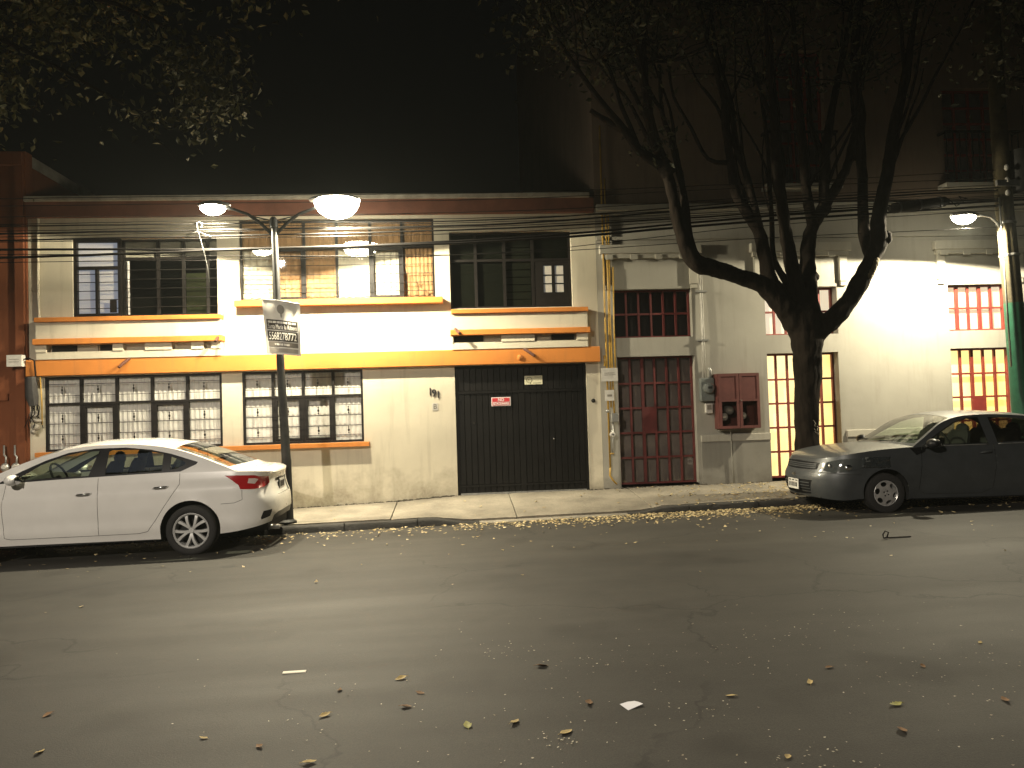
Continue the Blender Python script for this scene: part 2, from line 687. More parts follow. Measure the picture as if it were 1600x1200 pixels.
# pavement slabs, each with its own edges
pave = link('pavement', None, loc=(0, 0, 0))
tag(pave, kind='structure')
joints = [-12.0, -10.1, -8.2, -6.3, -4.4, -2.6, -0.87, 0.95, 2.95, 4.95, 6.9, 8.8, 10.7, 12.6, 14.5]
base = MB().grid([[(x, y, pave_z(x, y) - 0.035) for y in (KERB_Y + 0.13, -1.0, -0.5, 0.02)] for x in [-32 + 0.25 * i for i in range(257)]])
base.build('bedding', M_KERB, pave)
prng = random.Random(5)
for a, b in zip(joints, joints[1:]):
    a2, b2 = a + 0.007, b - 0.007
    n = 14
    dz = prng.uniform(-0.004, 0.004)
    rows = []
    for i in range(n + 1):
        x = a2 + (b2 - a2) * i / n
        edge = 0.006 if i in (0, n) else 0.0
        col = [(x, KERB_Y + 0.155, pave_z(x, KERB_Y + 0.155) - 0.05)]
        for y in (KERB_Y + 0.155, -1.3, -1.0, -0.7, -0.4, -0.15, -0.001):
            col.append((x, y, pave_z(x, y) - edge + dz))
        rows.append(col)
    rows.insert(0, [(p[0], p[1], p[2] - 0.04) for p in rows[0]])
    rows.append([(p[0], p[1], p[2] - 0.04) for p in rows[-1]])
    MB().grid(rows).build('slab', M_CONC, pave, smooth=30)
# kerb stones
kx = -12.0
krng = random.Random(9)
while kx < 14:
    ln = krng.uniform(0.85, 1.15)
    a, b = kx + 0.006, kx + ln - 0.006
    dz = krng.uniform(-0.008, 0.006)
    dy = krng.uniform(-0.012, 0.012)
    rows = []
    for i in range(5):
        x = a + (b - a) * i / 4
        t, g0 = kerb_top(x) + dz, gutter(x)
        c = krng.uniform(0.0, 0.012)
        rows.append([(x, KERB_Y + dy - 0.012, g0 - 0.1), (x, KERB_Y + dy, t - 0.028 - c), (x, KERB_Y + dy + 0.012 + c, t - 0.006), (x, KERB_Y + dy + 0.035, t), (x, KERB_Y + 0.148, t + 0.001), (x, KERB_Y + 0.148, g0 - 0.1)])
    rows.insert(0, [(p[0], p[1] + (0.07 if k < 4 else -0.02), g0 - 0.09) for k, p in enumerate(rows[0])])
    rows.append([(p[0], p[1] + (0.07 if k < 4 else -0.02), g0 - 0.09) for k, p in enumerate(rows[-1])])
    lowk = 0.15 < (a + b) / 2 < 2.9
    MB().grid(rows).build('kerb_stone', M_CONC if lowk else M_KERB, pave, smooth=40)
    kx += ln

# crumbled mortar and dirt gathered where the pavement meets the walls
drg = random.Random(14)
dl = MB()
for _ in range(420):
    x = drg.uniform(-2.6, 0.1) if drg.random() < 0.6 else drg.uniform(2.3, 5.4)
    y = -0.004 - abs(drg.gauss(0, 0.022))
    if 2.85 < x < 4.2:
        y -= 0.01
    if x > 4.2:
        y -= 0.036
    rr = drg.uniform(0.005, 0.020)
    dl.ellipsoid((x, y, pave_z(x, y) + rr * 0.2), (rr * drg.uniform(0.8, 2.2), rr * 0.8, rr * drg.uniform(0.4, 1.1)), 5, 3)
tag(dl.build('wall_foot_dirt', mat('wall_foot_dirt', (0.07, 0.06, 0.045), 0.95, var=0.5, vscale=20), pave), kind='stuff')

# ------------------------------------------------------------------ window builders
wrng = random.Random(21)

def ring(mb, x0, x1, z0, z1, y0, y1, w):
    mb.box(x0, x1, y0, y1, z1 - w, z1)
    mb.box(x0, x1, y0, y1, z0, z0 + w)
    mb.box(x0, x0 + w, y0 + 0.001, y1 - 0.001, z0 + w, z1 - w)
    mb.box(x1 - w, x1, y0 + 0.001, y1 - 0.001, z0 + w, z1 - w)
    return mb


def barred_window(house, x0, x1, z0, z1, cols, trans, curt, sash=()):
    """ground-floor window: dark iron frame, transom, security bars with little cast spindles, lace curtain"""
    mb = MB()
    ring(mb, x0 + 0.002, x1 - 0.002, z0 + 0.002, z1 - 0.002, 0.0, 0.05, 0.035)
    xs = [x0 + (x1 - x0) * i / cols for i in range(cols + 1)]
    for x in xs[1:-1]:
        mb.box(x - 0.022, x + 0.022, 0.002, 0.048, z0 + 0.037, z1 - 0.037)
    mb.box(x0 + 0.037, x1 - 0.037, -0.003, 0.049, trans - 0.018, trans + 0.018)
    for c in sash:
        ring(mb, xs[c] + 0.024, xs[c + 1] - 0.024, z0 + 0.04, trans - 0.02, 0.006, 0.044, 0.045)
    w = mb.build('window', M_IRON, house)
    for i in range(cols):
        for a, b in ((z0 + 0.03, trans - 0.01), (trans + 0.01, z1 - 0.03)):
            piece('pane', xs[i] + 0.01, xs[i + 1] - 0.01, 0.022, 0.028, a, b, M_GLASS, w)
    zlist = []
    hgt = trans - z0
    for f in (0.16, 0.36, 0.58, 0.80):
        zlist.append(z0 + hgt * f)
    zlist += [trans + (z1 - trans) * 0.30, trans + (z1 - trans) * 0.72]
    for z in zlist:
        piece('bar', x0 + 0.03, x1 - 0.03, -0.026, -0.019, z - 0.0045, z + 0.0045, M_IRON, w)
    sp = MB()
    sp.box(-0.0035, 0.0035, -0.0035, 0.0035, -0.07, 0.07)
    sp.ellipsoid((0, 0, 0.0), (0.017, 0.008, 0.026), 8, 6)
    sp.ellipsoid((0, 0, 0.045), (0.012, 0.01, 0.014), 6, 4)
    sp.ellipsoid((0, 0, -0.045), (0.012, 0.01, 0.014), 6, 4)
    spm = sp.mesh('spindle', True)
    spm.materials.append(M_IRON)
    for i in range(cols):
        xm = (xs[i] + xs[i + 1]) / 2
        for z in ((zlist[0] + zlist[1]) / 2, (zlist[2] + zlist[3]) / 2, (zlist[4] + zlist[5]) / 2):
            link('spindle', spm, None, w, Vector((xm, -0.024, z)) - root_loc(house))
    for i in range(cols):
        c = curtain_mesh(xs[i], xs[i + 1], z0, z1, 0.058, 0.006, 0.075, wrng)
        c.build('curtain', curt, w, smooth=True)
    return w


def room(house, x0, x1, z0, z1, y, depth=1.6, mt=None):
    mb = MB()
    e = y + depth
    mb.quad((x0, y, z0), (x1, y, z0), (x1, e, z0), (x0, e, z0))
    mb.quad((x0, y, z1), (x1, y, z1), (x1, e, z1), (x0, e, z1))
    mb.quad((x0, y, z0), (x0, e, z0), (x0, e, z1), (x0, y, z1))
    mb.quad((x1, y, z0), (x1, e, z0), (x1, e, z1), (x1, y, z1))
    mb.quad((x0, e, z0), (x1, e, z0), (x1, e, z1), (x0, e, z1))
    return mb.build('room', mt or M_BLACK, house)


# ------------------------------------------------------------------ cream house
house = thing('cream_house', (-2.0, 0.0, 0.08), 'two-storey cream house with orange bands, barred windows and a black gate', 'house')
HX0, HX1 = -6.57, 2.55
h_LL = (-6.34, -3.62, 1.12, 2.30)
h_LC = (-3.30, -1.38, 1.12, 2.30)
h_G = (0.12, 2.32, -0.3, 2.31)
h_UL = (-5.90, -3.66, 3.25, 4.50)
h_UC = (-3.31, -0.16, 3.45, 4.77)
h_UR = (0.09, 2.13, 3.26, 4.54)
me = wall_mesh(HX0, HX1, -0.3, 4.83, [h_LL, h_LC, h_G, h_UL, h_UC, h_UR], 0.0, 0.2)
for v in me.vertices:
    v.co -= root_loc(house)
link('wall', me, M_CREAM, house)
for q_ in ((HX0, HX0 + 0.15, 0.201, 9, -0.3, 4.83), (HX1 - 0.15, HX1, 0.201, 9, -0.3, 4.83), (HX0, HX1, 9.001, 9.2, -0.3, 4.83)):
    MB().box(*q_).build('rear_wall', M_CREAM, house)
MB().box(HX0 + 0.002, HX1 - 0.002, 0.05, 9.2, 4.832, 5.0).build('roof', M_COPING, house)
MB().box(HX0 + 0.15, HX1 - 0.15, 0.21, 8.9, 2.45, 2.60).build('floor_slab', M_COPING, house)
# roof-edge fascia and coping
piece('fascia', HX0 + 0.02, HX1 - 0.03, -0.10, 0.05, 4.832, 5.07, M_FASCIA, house)
piece('coping', HX0, HX1 - 0.1, -0.13, 0.12, 5.072, 5.16, M_COPING, house, bevel=0.01)
# band over the ground floor
piece('orange_band', HX0, 2.54, -0.12, -0.001, 2.315, 2.57, M_ORANGE, house, bevel=0.008)
# sills
piece('window_sill', -6.45, -1.29, -0.12, 0.10, 1.045, 1.118, M_ORANGE, house, bevel=0.006)
piece('window_sill', -3.36, -0.04, -0.16, 0.10, 3.345, 3.445, M_ORANGE, house, bevel=0.006)
# balcony-like bays under the side windows of the upper floor
for x0, x1, holes, shallow, name in (
        (-6.40, -3.56, [(-6.24, -5.82), (-5.51, -5.24)], [(-5.82, -5.51), (-5.08, -4.75), (-4.34, -4.04), (-3.85, -3.73)], 'left'),
        (0.09, 2.36, [(0.11, 0.63), (1.73, 2.15)], [(0.63, 0.90), (1.45, 1.73)], 'right')):
    piece('window_sill', x0, x1 - 0.01, -0.20, 0.10, 3.155, 3.225, M_ORANGE, house, bevel=0.006)
    piece('parapet_panel', x0 + 0.005, x1 - 0.02, -0.15, -0.002, 2.892, 3.153, M_CREAM, house)
    piece('ledge', x0 - 0.02, x1 + 0.01, -0.21, -0.002, 2.80, 2.89, M_ORANGE, house, bevel=0.006)
    ed = sorted({x0, x1 - 0.02, *[q for h in holes + shallow for q in h]})
    for a, b in zip(ed, ed[1:]):
        c = (a + b) / 2
        if any(h[0] <= c <= h[1] for h in holes):
            piece('vent_shade', a + 0.02, b - 0.02, -0.012, -0.003, 2.70, 2.795, M_BLACK, house)  # dark panel painted for the shade inside the opening
        elif any(h[0] <= c <= h[1] for h in shallow):
            piece('vent_back', a, b, -0.03, -0.003, 2.685, 2.798, M_CREAM, house)
        else:
            piece('vent_block', a, b, -0.15, -0.003, 2.685, 2.798, M_CREAM, house)
    piece('lower_panel', x0 + 0.004, x1 - 0.02, -0.135, -0.003, 2.572, 2.683, M_CREAM, house)

# drain spouts: short pipes sticking out of the bands
for (x, z, dx, dz) in ((-5.0, 2.56, -0.09, -0.15), (1.27, 2.56, 0.15, -0.13), (0.14, 2.92, 0.08, -0.10), (-3.60, 2.90, -0.02, -0.12)):
    MB().tube([(x, -0.11, z), (x + dx * 0.5, -0.22, z + dz * 0.5), (x + dx, -0.30, z + dz)], 0.024, 8).build('drain_spout', mat('rusty_spout', (0.09, 0.03, 0.015), 0.8, var=0.4, vscale=20), house, smooth=40)
MB().ellipsoid((1.20, -0.13, 2.42), (0.045, 0.03, 0.05), 10, 8).build('round_knob', M_ORANGE, house, smooth=True)
# downpipe at the far end of the facade
MB().tube([(-6.40, -0.03, 4.82), (-6.41, -0.03, 3.6), (-6.40, -0.03, 3.24)], 0.022, 8).build('downpipe', M_CREAM, house, smooth=40)

barred_window(house, *h_LL, 5, 1.87, M_LACE, sash=(1, 3))
barred_window(house, *h_LC, 4, 1.88, M_LACE, sash=(1, 2))
for h in (h_LL, h_LC):
    room(house, h[0], h[1], h[2], h[3], 0.21, 0.5)

# upper middle window: tan drapes, tall casements, thin bars
x0, x1, z0, z1 = h_UC
mb = ring(MB(), x0 + 0.002, x1 - 0.002, z0 + 0.002, z1 - 0.002, 0.05, 0.10, 0.03)
mull = [x0 + (x1 - x0) * f for f in (0.168, 0.325, 0.492, 0.665, 0.83)]
for x in mull:
    mb.box(x - 0.02, x + 0.02, 0.052, 0.098, z0 + 0.032, z1 - 0.032)
mb.box(x0 + 0.032, x1 - 0.032, 0.048, 0.101, 4.30, 4.335)
ring(mb, mull[3] + 0.022, mull[4] - 0.022, z0 + 0.034, 4.298, 0.055, 0.095, 0.035)
ring(mb, mull[0] + 0.022, mull[1] - 0.022, z0 + 0.034, 4.298, 0.055, 0.095, 0.03)
w = mb.build('window', M_IRON, house)
ee = [x0] + mull + [x1]
for a, b in zip(ee, ee[1:]):
    piece('pane', a + 0.012, b - 0.012, 0.072, 0.078, z0 + 0.02, 4.31, M_GLASS, w)
    piece('pane', a + 0.012, b - 0.012, 0.072, 0.078, 4.32, z1 - 0.02, M_GLASS, w)
for z in (3.58, 3.72, 3.87, 4.02, 4.17):
    piece('bar', x0 + 0.03, x1 - 0.03, 0.024, 0.036, z - 0.005, z + 0.005, M_IRON, w)
M_SHEER = mat('pale_sheer_curtain', (0.80, 0.74, 0.60), 0.9, var=0.1, vscale=4)
for k, (a, b) in enumerate(zip(ee, ee[1:])):
    mt_ = M_SHEER if k in (0, 3, 4) else M_BROWNCURT
    curtain_mesh(a, b, z0, z1, 0.150, 0.012, 0.11, wrng).build('curtain', mt_, w, smooth=True)
# brown drape over the last pane, its hem stepped, and a pelmet across the top
rows = []
for i in range(41):
    x = ee[5] + 0.02 + (ee[6] - ee[5] - 0.04) * i / 40
    d = 0.012 * math.sin(i * 1.15)
    rows.append([(x, 0.112 + d * 0.6, z1), (x, 0.112 + d * 0.6, z0 + 0.55 - 0.55 * (i / 40) ** 0.8 + 0.03 * math.sin(i * 1.15))])
MB().grid(rows).build('drape', M_BROWNCURT, w, smooth=True)
curtain_mesh(x0, x1, 4.32, z1, 0.112, 0.007, 0.10, wrng).build('pelmet', M_BROWNCURT, w, smooth=True)
room(house, x0, x1, z0, z1, 0.24, 0.4)

# upper left window: bluish lit casement beside a dark, half-open run of panes
x0, x1, z0, z1 = h_UL
mb = ring(MB(), x0 + 0.002, -5.17, z0 + 0.002, z1 - 0.002, 0.03, 0.10, 0.05)
mb.box(-5.852, -5.222, 0.032, 0.098, 4.01, 4.06)
mb.box(-5.57, -5.53, 0.032, 0.098, z0 + 0.05, 4.01)
w = mb.build('window', M_IRON, house)
M_BLUE = emit_pane('cool_lit_curtain', (0.42, 0.47, 0.58), 0.52, (0.34, 0.38, 0.48), 1.5)
for (a, b, c, d) in ((-5.85, -5.22, 4.06, z1 - 0.05), (-5.85, -5.57, z0 + 0.05, 4.01), (-5.53, -5.22, z0 + 0.05, 4.01)):
    piece('pane', a, b, 0.062, 0.068, c, d, M_GLASS, w)
    piece('blind', a, b, 0.10, 0.105, c, d, M_BLUE, w)
for z in (3.38, 3.52, 3.66, 3.80, 3.93, 4.14, 4.24, 4.34):
    piece('bar', -5.86, -5.21, 0.022, 0.031, z - 0.006, z + 0.006, M_IRON, w)
piece('latch_box', -5.34, -5.24, 0.012, 0.03, z0 + 0.06, z0 + 0.27, M_IRON, w)
mb = ring(MB(), -5.168, x1 - 0.002, z0 + 0.002, z1 - 0.002, 0.10, 0.15, 0.03)
for x in (-4.62, -4.22, -3.84):
    mb.box(x - 0.025, x + 0.025, 0.102, 0.148, z0 + 0.032, z1 - 0.032)
mb.box(-5.13, x1 - 0.03, 0.098, 0.152, 4.17, 4.21)
w = mb.build('window', M_IRON, house)
e2 = [-5.168, -4.62, -4.22, -3.84, x1]
M_DKGLASS = thin_glass('dim_window_glass', (0.5, 0.52, 0.48))
M_OLIVEREFL = mat('olive_reflection', (0.22, 0.22, 0.14), 0.8, var=0.2, vscale=6)
M_GREYBLIND = mat('grey_blind', (0.36, 0.34, 0.28), 0.8, var=0.2, vscale=6)
for k, (a, b) in enumerate(zip(e2, e2[1:])):
    piece('pane', a + 0.012, b - 0.012, 0.122, 0.128, 4.19, z1 - 0.02, M_GLASS, w)
    piece('blind', a + 0.012, b - 0.012, 0.17, 0.175, 4.20, z1 - 0.01, M_GREYBLIND, w)
    if k != 0:
        piece('pane', a + 0.012, b - 0.012, 0.122, 0.128, z0 + 0.02, 4.18, M_DKGLASS, w)
piece('blind', -4.20, -3.86, 0.17, 0.175, z0 + 0.03, 3.95, M_OLIVEREFL, w)  # painted reflection in the open pane, built as an olive panel
for z in (3.40, 3.55, 3.70, 3.85, 4.0):
    piece('bar', -5.15, x1 - 0.03, 0.075, 0.084, z - 0.005, z + 0.005, M_IRON, w)
for x in (-5.10, -5.05):
    piece('bar', x - 0.008, x + 0.008, 0.086, 0.094, z0 + 0.03, 4.16, M_IRON, w)
piece('curtain', -5.15, -5.08, 0.16, 0.165, z0 + 0.03, 4.16, M_LACE, w)
room(house, x0, x1, z0, z1, 0.21, 1.6)

# upper right window: dim panes with slatted blind and a door with six small panes
x0, x1, z0, z1 = h_UR
mb = ring(MB(), x0 + 0.002, x1 - 0.002, z0 + 0.002, z1 - 0.002, 0.08, 0.13, 0.035)
for x in (0.52, 1.0, 1.48):
    mb.box(x - 0.025, x + 0.025, 0.082, 0.128, z0 + 0.037, z1 - 0.037)
mb.box(x0 + 0.037, x1 - 0.037, 0.079, 0.131, 4.05, 4.09)
w = mb.build('window', M_IRON, house)
M_DIMBLIND = mat('dim_grey_blind', (0.085, 0.085, 0.08), 0.8, var=0.2, vscale=5)
M_SLAT = mat('pale_slat', (0.17, 0.165, 0.145), 0.7)
for k, (a, b) in enumerate(((x0, 0.52), (0.52, 1.0), (1.0, 1.48), (1.48, x1))):
    piece('pane', a + 0.012, b - 0.012, 0.102, 0.108, 4.07, z1 - 0.02, M_DKGLASS, w)
    if k < 3:
        piece('pane', a + 0.012, b - 0.012, 0.102, 0.108, z0 + 0.02, 4.06, M_DKGLASS, w)
    if k == 2:
        z = z0 + 0.04
        while z < 4.5:
            piece('slat', a + 0.03, b - 0.03, 0.15, 0.156, z, z + 0.11, M_SLAT, w)
            z += 0.125
    else:
        piece('blind', a + 0.02, b - 0.02, 0.16, 0.165, z0 + 0.02, z1 - 0.02, M_DIMBLIND, w)
dmb = MB().box(1.51, 2.09, 0.09, 0.12, z0 + 0.04, 3.52).box(1.51, 2.09, 0.09, 0.12, 3.97, 4.045)
for a, b in ((1.51, 1.66), (1.80, 1.855), (2.0, 2.09)):
    dmb.box(a, b, 0.09, 0.12, 3.52, 3.97)
for z in (3.655, 3.80):
    dmb.box(1.66, 1.80, 0.092, 0.118, z, z + 0.02).box(1.855, 2.0, 0.092, 0.118, z, z + 0.02)
door = dmb.build('balcony_door', M_IRON, house)
M_COOL = emit_pane('cool_dim_curtain', (0.38, 0.42, 0.42), 0.22, (0.3, 0.33, 0.34), 2.0)
for a, b in ((1.66, 1.80), (1.855, 2.0)):
    for c, d in ((3.52, 3.655), (3.675, 3.80), (3.82, 3.97)):
        piece('pane', a, b, 0.103, 0.107, c, d, M_COOL, door)
room(house, x0, x1, z0, z1, 0.21, 1.2)

# the black gate: transom boarding over a pair of leaves of vertical boards
gmb = ring(MB(), 0.122, 2.318, 0.10, 2.308, 0.05, 0.11, 0.045)
gmb.box(0.167, 2.273, 0.045, 0.108, 1.845, 1.885)
gmb.box(0.167, 2.273, 0.048, 0.108, 0.30, 0.335)
gate = gmb.build('gate', M_GATE, house)
n = 21
bw = (2.273 - 0.167) / n
for i in range(n):
    a = 0.167 + bw * i
    d = wrng.uniform(-0.003, 0.003)
    piece('board', a + 0.004, a + bw - 0.004, 0.066 + d, 0.09 + d, 1.887, 2.262, M_GATE, gate, bevel=0.003)
    if i != 10:
        piece('board', a + 0.004, a + bw - 0.004, 0.066 + d, 0.09 + d, 0.337, 1.843, M_GATE, gate, bevel=0.003)
        piece('board', a + 0.004, a + bw - 0.004, 0.062 + d, 0.09 + d, 0.147, 0.298, M_GATE, gate, bevel=0.003)
piece('meeting_stile', 0.167 + bw * 10 + 0.003, 0.167 + bw * 11 - 0.003, 0.052, 0.09, 0.147, 1.843, M_GATE, gate, bevel=0.004)
MB().ellipsoid((1.74, 0.045, 1.06), (0.016, 0.02, 0.016), 10, 6).build('handle', M_CHROME, gate, smooth=True)
MB().ellipsoid((0.42, 0.055, 1.36), (0.01, 0.014, 0.01), 8, 6).build('keyhole', M_CHROME, gate, smooth=True)
MB().ellipsoid((0.185, 0.045, 1.74), (0.01, 0.014, 0.01), 8, 6).build('bolt_head', M_CHROME, gate, smooth=True)
piece('threshold_strip', 0.17, 2.27, 0.03, 0.05, 0.17, 0.205, M_STEEL, gate)
room(house, 0.12, 2.32, -0.3, 2.31, 0.21, 0.3)
MB().box(0.12, 2.32, -0.001, 0.2, 0.05, 0.165).build('threshold', M_CONC, house)

# ------------------------------------------------------------------ small things fixed to the cream house
M_BLACKINK = mat('black_ink', (0.015, 0.015, 0.015), 0.6)
num = thing('house_number', (-0.23, -0.01, 1.85), 'black metal house number 191 on the cream wall left of the gate', 'house number')
for ch, x, z in (('1', -0.288, 1.895), ('9', -0.225, 1.87), ('1', -0.158, 1.845)):
    lettering(ch, (x, -0.012, z), 0.12, M_BLACKINK, num, depth=0.008, bold=0.002, name='digit')
pl = thing('number_plate', (-0.215, -0.01, 1.65), 'small pale plate lettered B below the house number', 'plate')
piece('plate', -0.262, -0.168, -0.010, -0.002, 1.59, 1.71, M_WHITEBOX, pl)
lettering('B', (-0.215, -0.012, 1.65), 0.085, mat('faded_ink', (0.12, 0.11, 0.09), 0.7), pl, depth=0.002, name='letter')

bell = thing('door_bell', (2.42, 0.0, 1.67), 'small dark round doorbell on the cream jamb beside the gate', 'doorbell')
MB().lathe([(0.0, -0.02), (0.018, -0.02), (0.03, -0.012), (0.034, 0.0)], 'y', (2.42, -0.002, 1.67), 14).build('rim', M_IRON, bell, smooth=40)
MB().ellipsoid((2.42, -0.022, 1.67), (0.012, 0.008, 0.012), 8, 6).build('button', M_POLE, bell, smooth=True)

M_SIGNRED = mat('sign_red', (0.55, 0.04, 0.05), 0.5)
M_SIGNPINK = mat('sign_white', (0.80, 0.72, 0.70), 0.5)
sgn = thing('no_parking_sign', (0.875, 0.03, 1.705), 'small red and white NO ESTACIONARSE sign on the black gate', 'sign')
piece('plate', 0.715, 1.035, 0.032, 0.040, 1.630, 1.775, M_SIGNPINK, sgn)
piece('red_field', 0.730, 1.020, 0.028, 0.0315, 1.70, 1.762, M_SIGNRED, sgn)
piece('red_field', 0.730, 1.020, 0.028, 0.0315, 1.640, 1.695, M_SIGNRED, sgn)
lettering('NO', (0.875, 0.026, 1.730), 0.048, M_SIGNPINK, sgn, depth=0.001, bold=0.002)
lettering('ESTACIONARSE', (0.875, 0.026, 1.668), 0.044, M_SIGNPINK, sgn, width=0.27, depth=0.001, bold=0.002)
sg2 = thing('emblem_sign', (1.43, 0.04, 2.045), 'small cream sign with a round emblem at the top of the gate', 'sign')
M_CREAMSIGN = mat('cream_sign', (0.62, 0.60, 0.42), 0.5)
piece('plate', 1.28, 1.58, 0.050, 0.060, 1.972, 2.118, M_CREAMSIGN, sg2)
M_EMB = mat('emblem_ink', (0.10, 0.10, 0.04), 0.6)
em = MB()
for k in range(28):
    a, b = 2 * math.pi * k / 28, 2 * math.pi * (k + 1) / 28
    if 20 <= k <= 21:
        continue
    em.quad(*[(1.36 + r * math.cos(t), 0.0485, 2.05 + r * math.sin(t)) for r, t in ((0.042, a), (0.050, a), (0.050, b), (0.042, b))])
em.quad((1.345, 0.0485, 2.065), (1.352, 0.0485, 2.065), (1.36, 0.0485, 2.025), (1.352, 0.0485, 2.022))
em.quad((1.365, 0.0485, 2.005), (1.38, 0.0485, 2.005), (1.385, 0.0485, 1.98), (1.375, 0.0485, 1.98))
em.build('emblem', M_EMB, sg2)
for z, a, b in ((2.095, 1.44, 1.555), (1.995, 1.425, 1.555)):
    s = MB()
    x = a
    while x < b:
        wv = wrng.uniform(0.008, 0.018)
        s.quad((x, 0.0485, z - 0.005), (x + wv, 0.0485, z - 0.005), (x + wv, 0.0485, z + 0.005), (x, 0.0485, z + 0.005))
        x += wv + 0.004
    s.build('small_print', M_EMB, sg2)

# ------------------------------------------------------------------ rust-orange neighbour
nb = thing('orange_house', (-10.0, -0.02, 0.0), 'rust-orange neighbouring house at the photo edge', 'house')
me = wall_mesh(-16.0, -6.575, -0.5, 5.9, [], -0.04, 0.2)
for v in me.vertices:
    v.co -= root_loc(nb)
link('wall', me, M_RUST, nb)
MB().box(-6.73, -6.60, -0.09, -0.041, -0.4, 5.7).build('pilaster', M_RUST, nb)
MB().box(-16, -6.58, 0.16, 9, 5.7, 5.88).build('roof', M_COPING, nb)
MB().box(-16, -6.60, -0.12, -0.041, 5.66, 5.86).build('cornice', M_RUST, nb)
for q_ in ((-6.60, -6.578, 0.17, 9, 4.8, 5.69), (-16, -15.9, 0.17, 9, -0.4, 5.69)):
    MB().box(*q_).build('side_wall', M_RUST, nb)
MB().box(-7.6, -6.86, -0.075, -0.041, 1.95, 2.05).build('string_course', M_RUST, nb)

jb = thing('junction_box', (-6.69, -0.1, 2.55), 'white cable junction box high on the orange wall edge', 'box')
MB().box(-6.80, -6.58, -0.21, -0.092, 2.47, 2.65).build('box', M_WHITEBOX, jb)
s = MB()
for z in (2.575, 2.535):
    x = -6.765
    while x < -6.63:
        s.quad((x, -0.2115, z), (x + 0.013, -0.2115, z), (x + 0.013, -0.2115, z + 0.012), (x, -0.2115, z + 0.012))
        x += 0.019
s.build('print', mat('faded_print', (0.2, 0.18, 0.15), 0.7), jb)
MB().tube([(-6.58, -0.15, 2.58), (-6.50, -0.16, 2.60), (-6.42, -0.15, 2.56), (-6.40, -0.14, 2.2)], 0.012, 6).build('cable', M_CABLE, jb, smooth=True)

# tangle of old cable terminals hanging from the corner of the cream house
tg = thing('cable_terminal', (-6.44, -0.13, 1.9), 'weathered cable terminal with tangled wires on the house corner', 'cable terminal')
trng = random.Random(3)
MB().tube([(-6.47, -0.16, 2.30), (-6.45, -0.17, 2.0), (-6.43, -0.16, 1.85)], [0.075, 0.085, 0.06], 10, wob=0.12, rng=trng).build('terminal_cover', mat('charcoal_rubber', (0.05, 0.047, 0.045), 0.7, var=0.4, vscale=20), tg, smooth=40)
b = MB()
for k in range(9):
    a = trng.uniform(0, 6.28)
    p = [(-6.44 + 0.05 * math.cos(a), -0.15 + 0.03 * math.sin(a), 1.95)]
    for i in range(5):
        p.append((p[-1][0] + trng.uniform(-0.05, 0.05), min(-0.03, p[-1][1] + trng.uniform(-0.03, 0.03)), p[-1][2] - trng.uniform(0.03, 0.13)))
    b.tube(p, 0.007, 5)
b.build('loose_wires', M_CABLE, tg, smooth=True)
M_WEATHER = mat('weathered_white', (0.36, 0.33, 0.28), 0.8, var=0.5, vscale=25)
for (cx, cz, rx, rz) in ((-6.45, 1.72, 0.07, 0.06), (-6.42, 1.62, 0.085, 0.035), (-6.43, 1.52, 0.06, 0.05), (-6.46, 1.45, 0.04, 0.04)):
    q = MB().ellipsoid((cx, -0.11, cz), (rx, 0.06, rz), 10, 7)
    q.v = [(x + trng.uniform(-.008, .008), y, z + trng.uniform(-.008, .008)) for x, y, z in q.v]
    q.build('splice_block', M_WEATHER, tg, smooth=True)
MB().tube([(-6.36, -0.10, 2.3), (-6.345, -0.09, 1.9), (-6.35, -0.08, 1.55)], 0.009, 6).build('yellow_wire', M_YPIPE, tg, smooth=True)

for k, (x, lab) in enumerate(((-6.86, 'round grey gas meter on the orange wall, at the photo edge'), (-6.70, 'round grey gas meter beside the cream house corner'))):
    gm = thing('gas_meter', (x, -0.12, 0.92), lab, 'gas meter', 'gas meters on the orange wall')
    MB().ellipsoid((x, -0.17, 0.91), (0.065, 0.05, 0.07), 14, 10).build('body', M_STEEL, gm, smooth=True)
    MB().tube([(x, -0.15, 0.97), (x, -0.14, 1.07), (x - 0.04, -0.12, 1.10), (x - 0.05, -0.10, 1.25)], 0.014, 8).build('pipe', M_STEEL, gm, smooth=True)
    MB().lathe([(0.0, -0.225), (0.03, -0.225), (0.036, -0.21)], 'y', (x, 0, 0.92), 14).build('dial', M_WHITEBOX, gm)

# ------------------------------------------------------------------ grey building
gb = thing('grey_building', (8.0, 0.0, 0.2), 'tall grey plaster building with red iron doors and stone window hoods', 'building')
doors = [(2.85, 4.18, 0.235, 2.39), (5.45, 6.72, 0.245, 2.385), (8.76, 9.89, 0.27, 2.39), (12.1, 13.3, 0.29, 2.39)]
wins = [(2.82, 4.17, 2.71, 3.53), (5.45, 6.74, 2.70, 3.52), (8.76, 9.87, 2.70, 3.51), (12.1, 13.3, 2.70, 3.51)]
ups = [(5.62, 6.66, 5.25, 7.65), (8.82, 9.98, 5.25, 7.0), (12.1, 13.2, 5.25, 7.0), (5.62, 6.66, 9.0, 11.0), (8.82, 9.98, 9.0, 11.0)]
GX0, GX1 = 2.553, 16.0
M_UPPER = stain_mat('shaded_upper_plaster', (0.20, 0.15, 0.11), (0.10, 0.078, 0.058), 0.06, streak=0.6)  # browner plaster, darkened to stand for the unlit wall above the lamps
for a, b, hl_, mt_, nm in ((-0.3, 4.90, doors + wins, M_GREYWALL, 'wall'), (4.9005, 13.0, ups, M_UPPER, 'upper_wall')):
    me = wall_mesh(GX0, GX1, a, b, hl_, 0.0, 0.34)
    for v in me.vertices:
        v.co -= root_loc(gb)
    link(nm, me, mt_, gb)
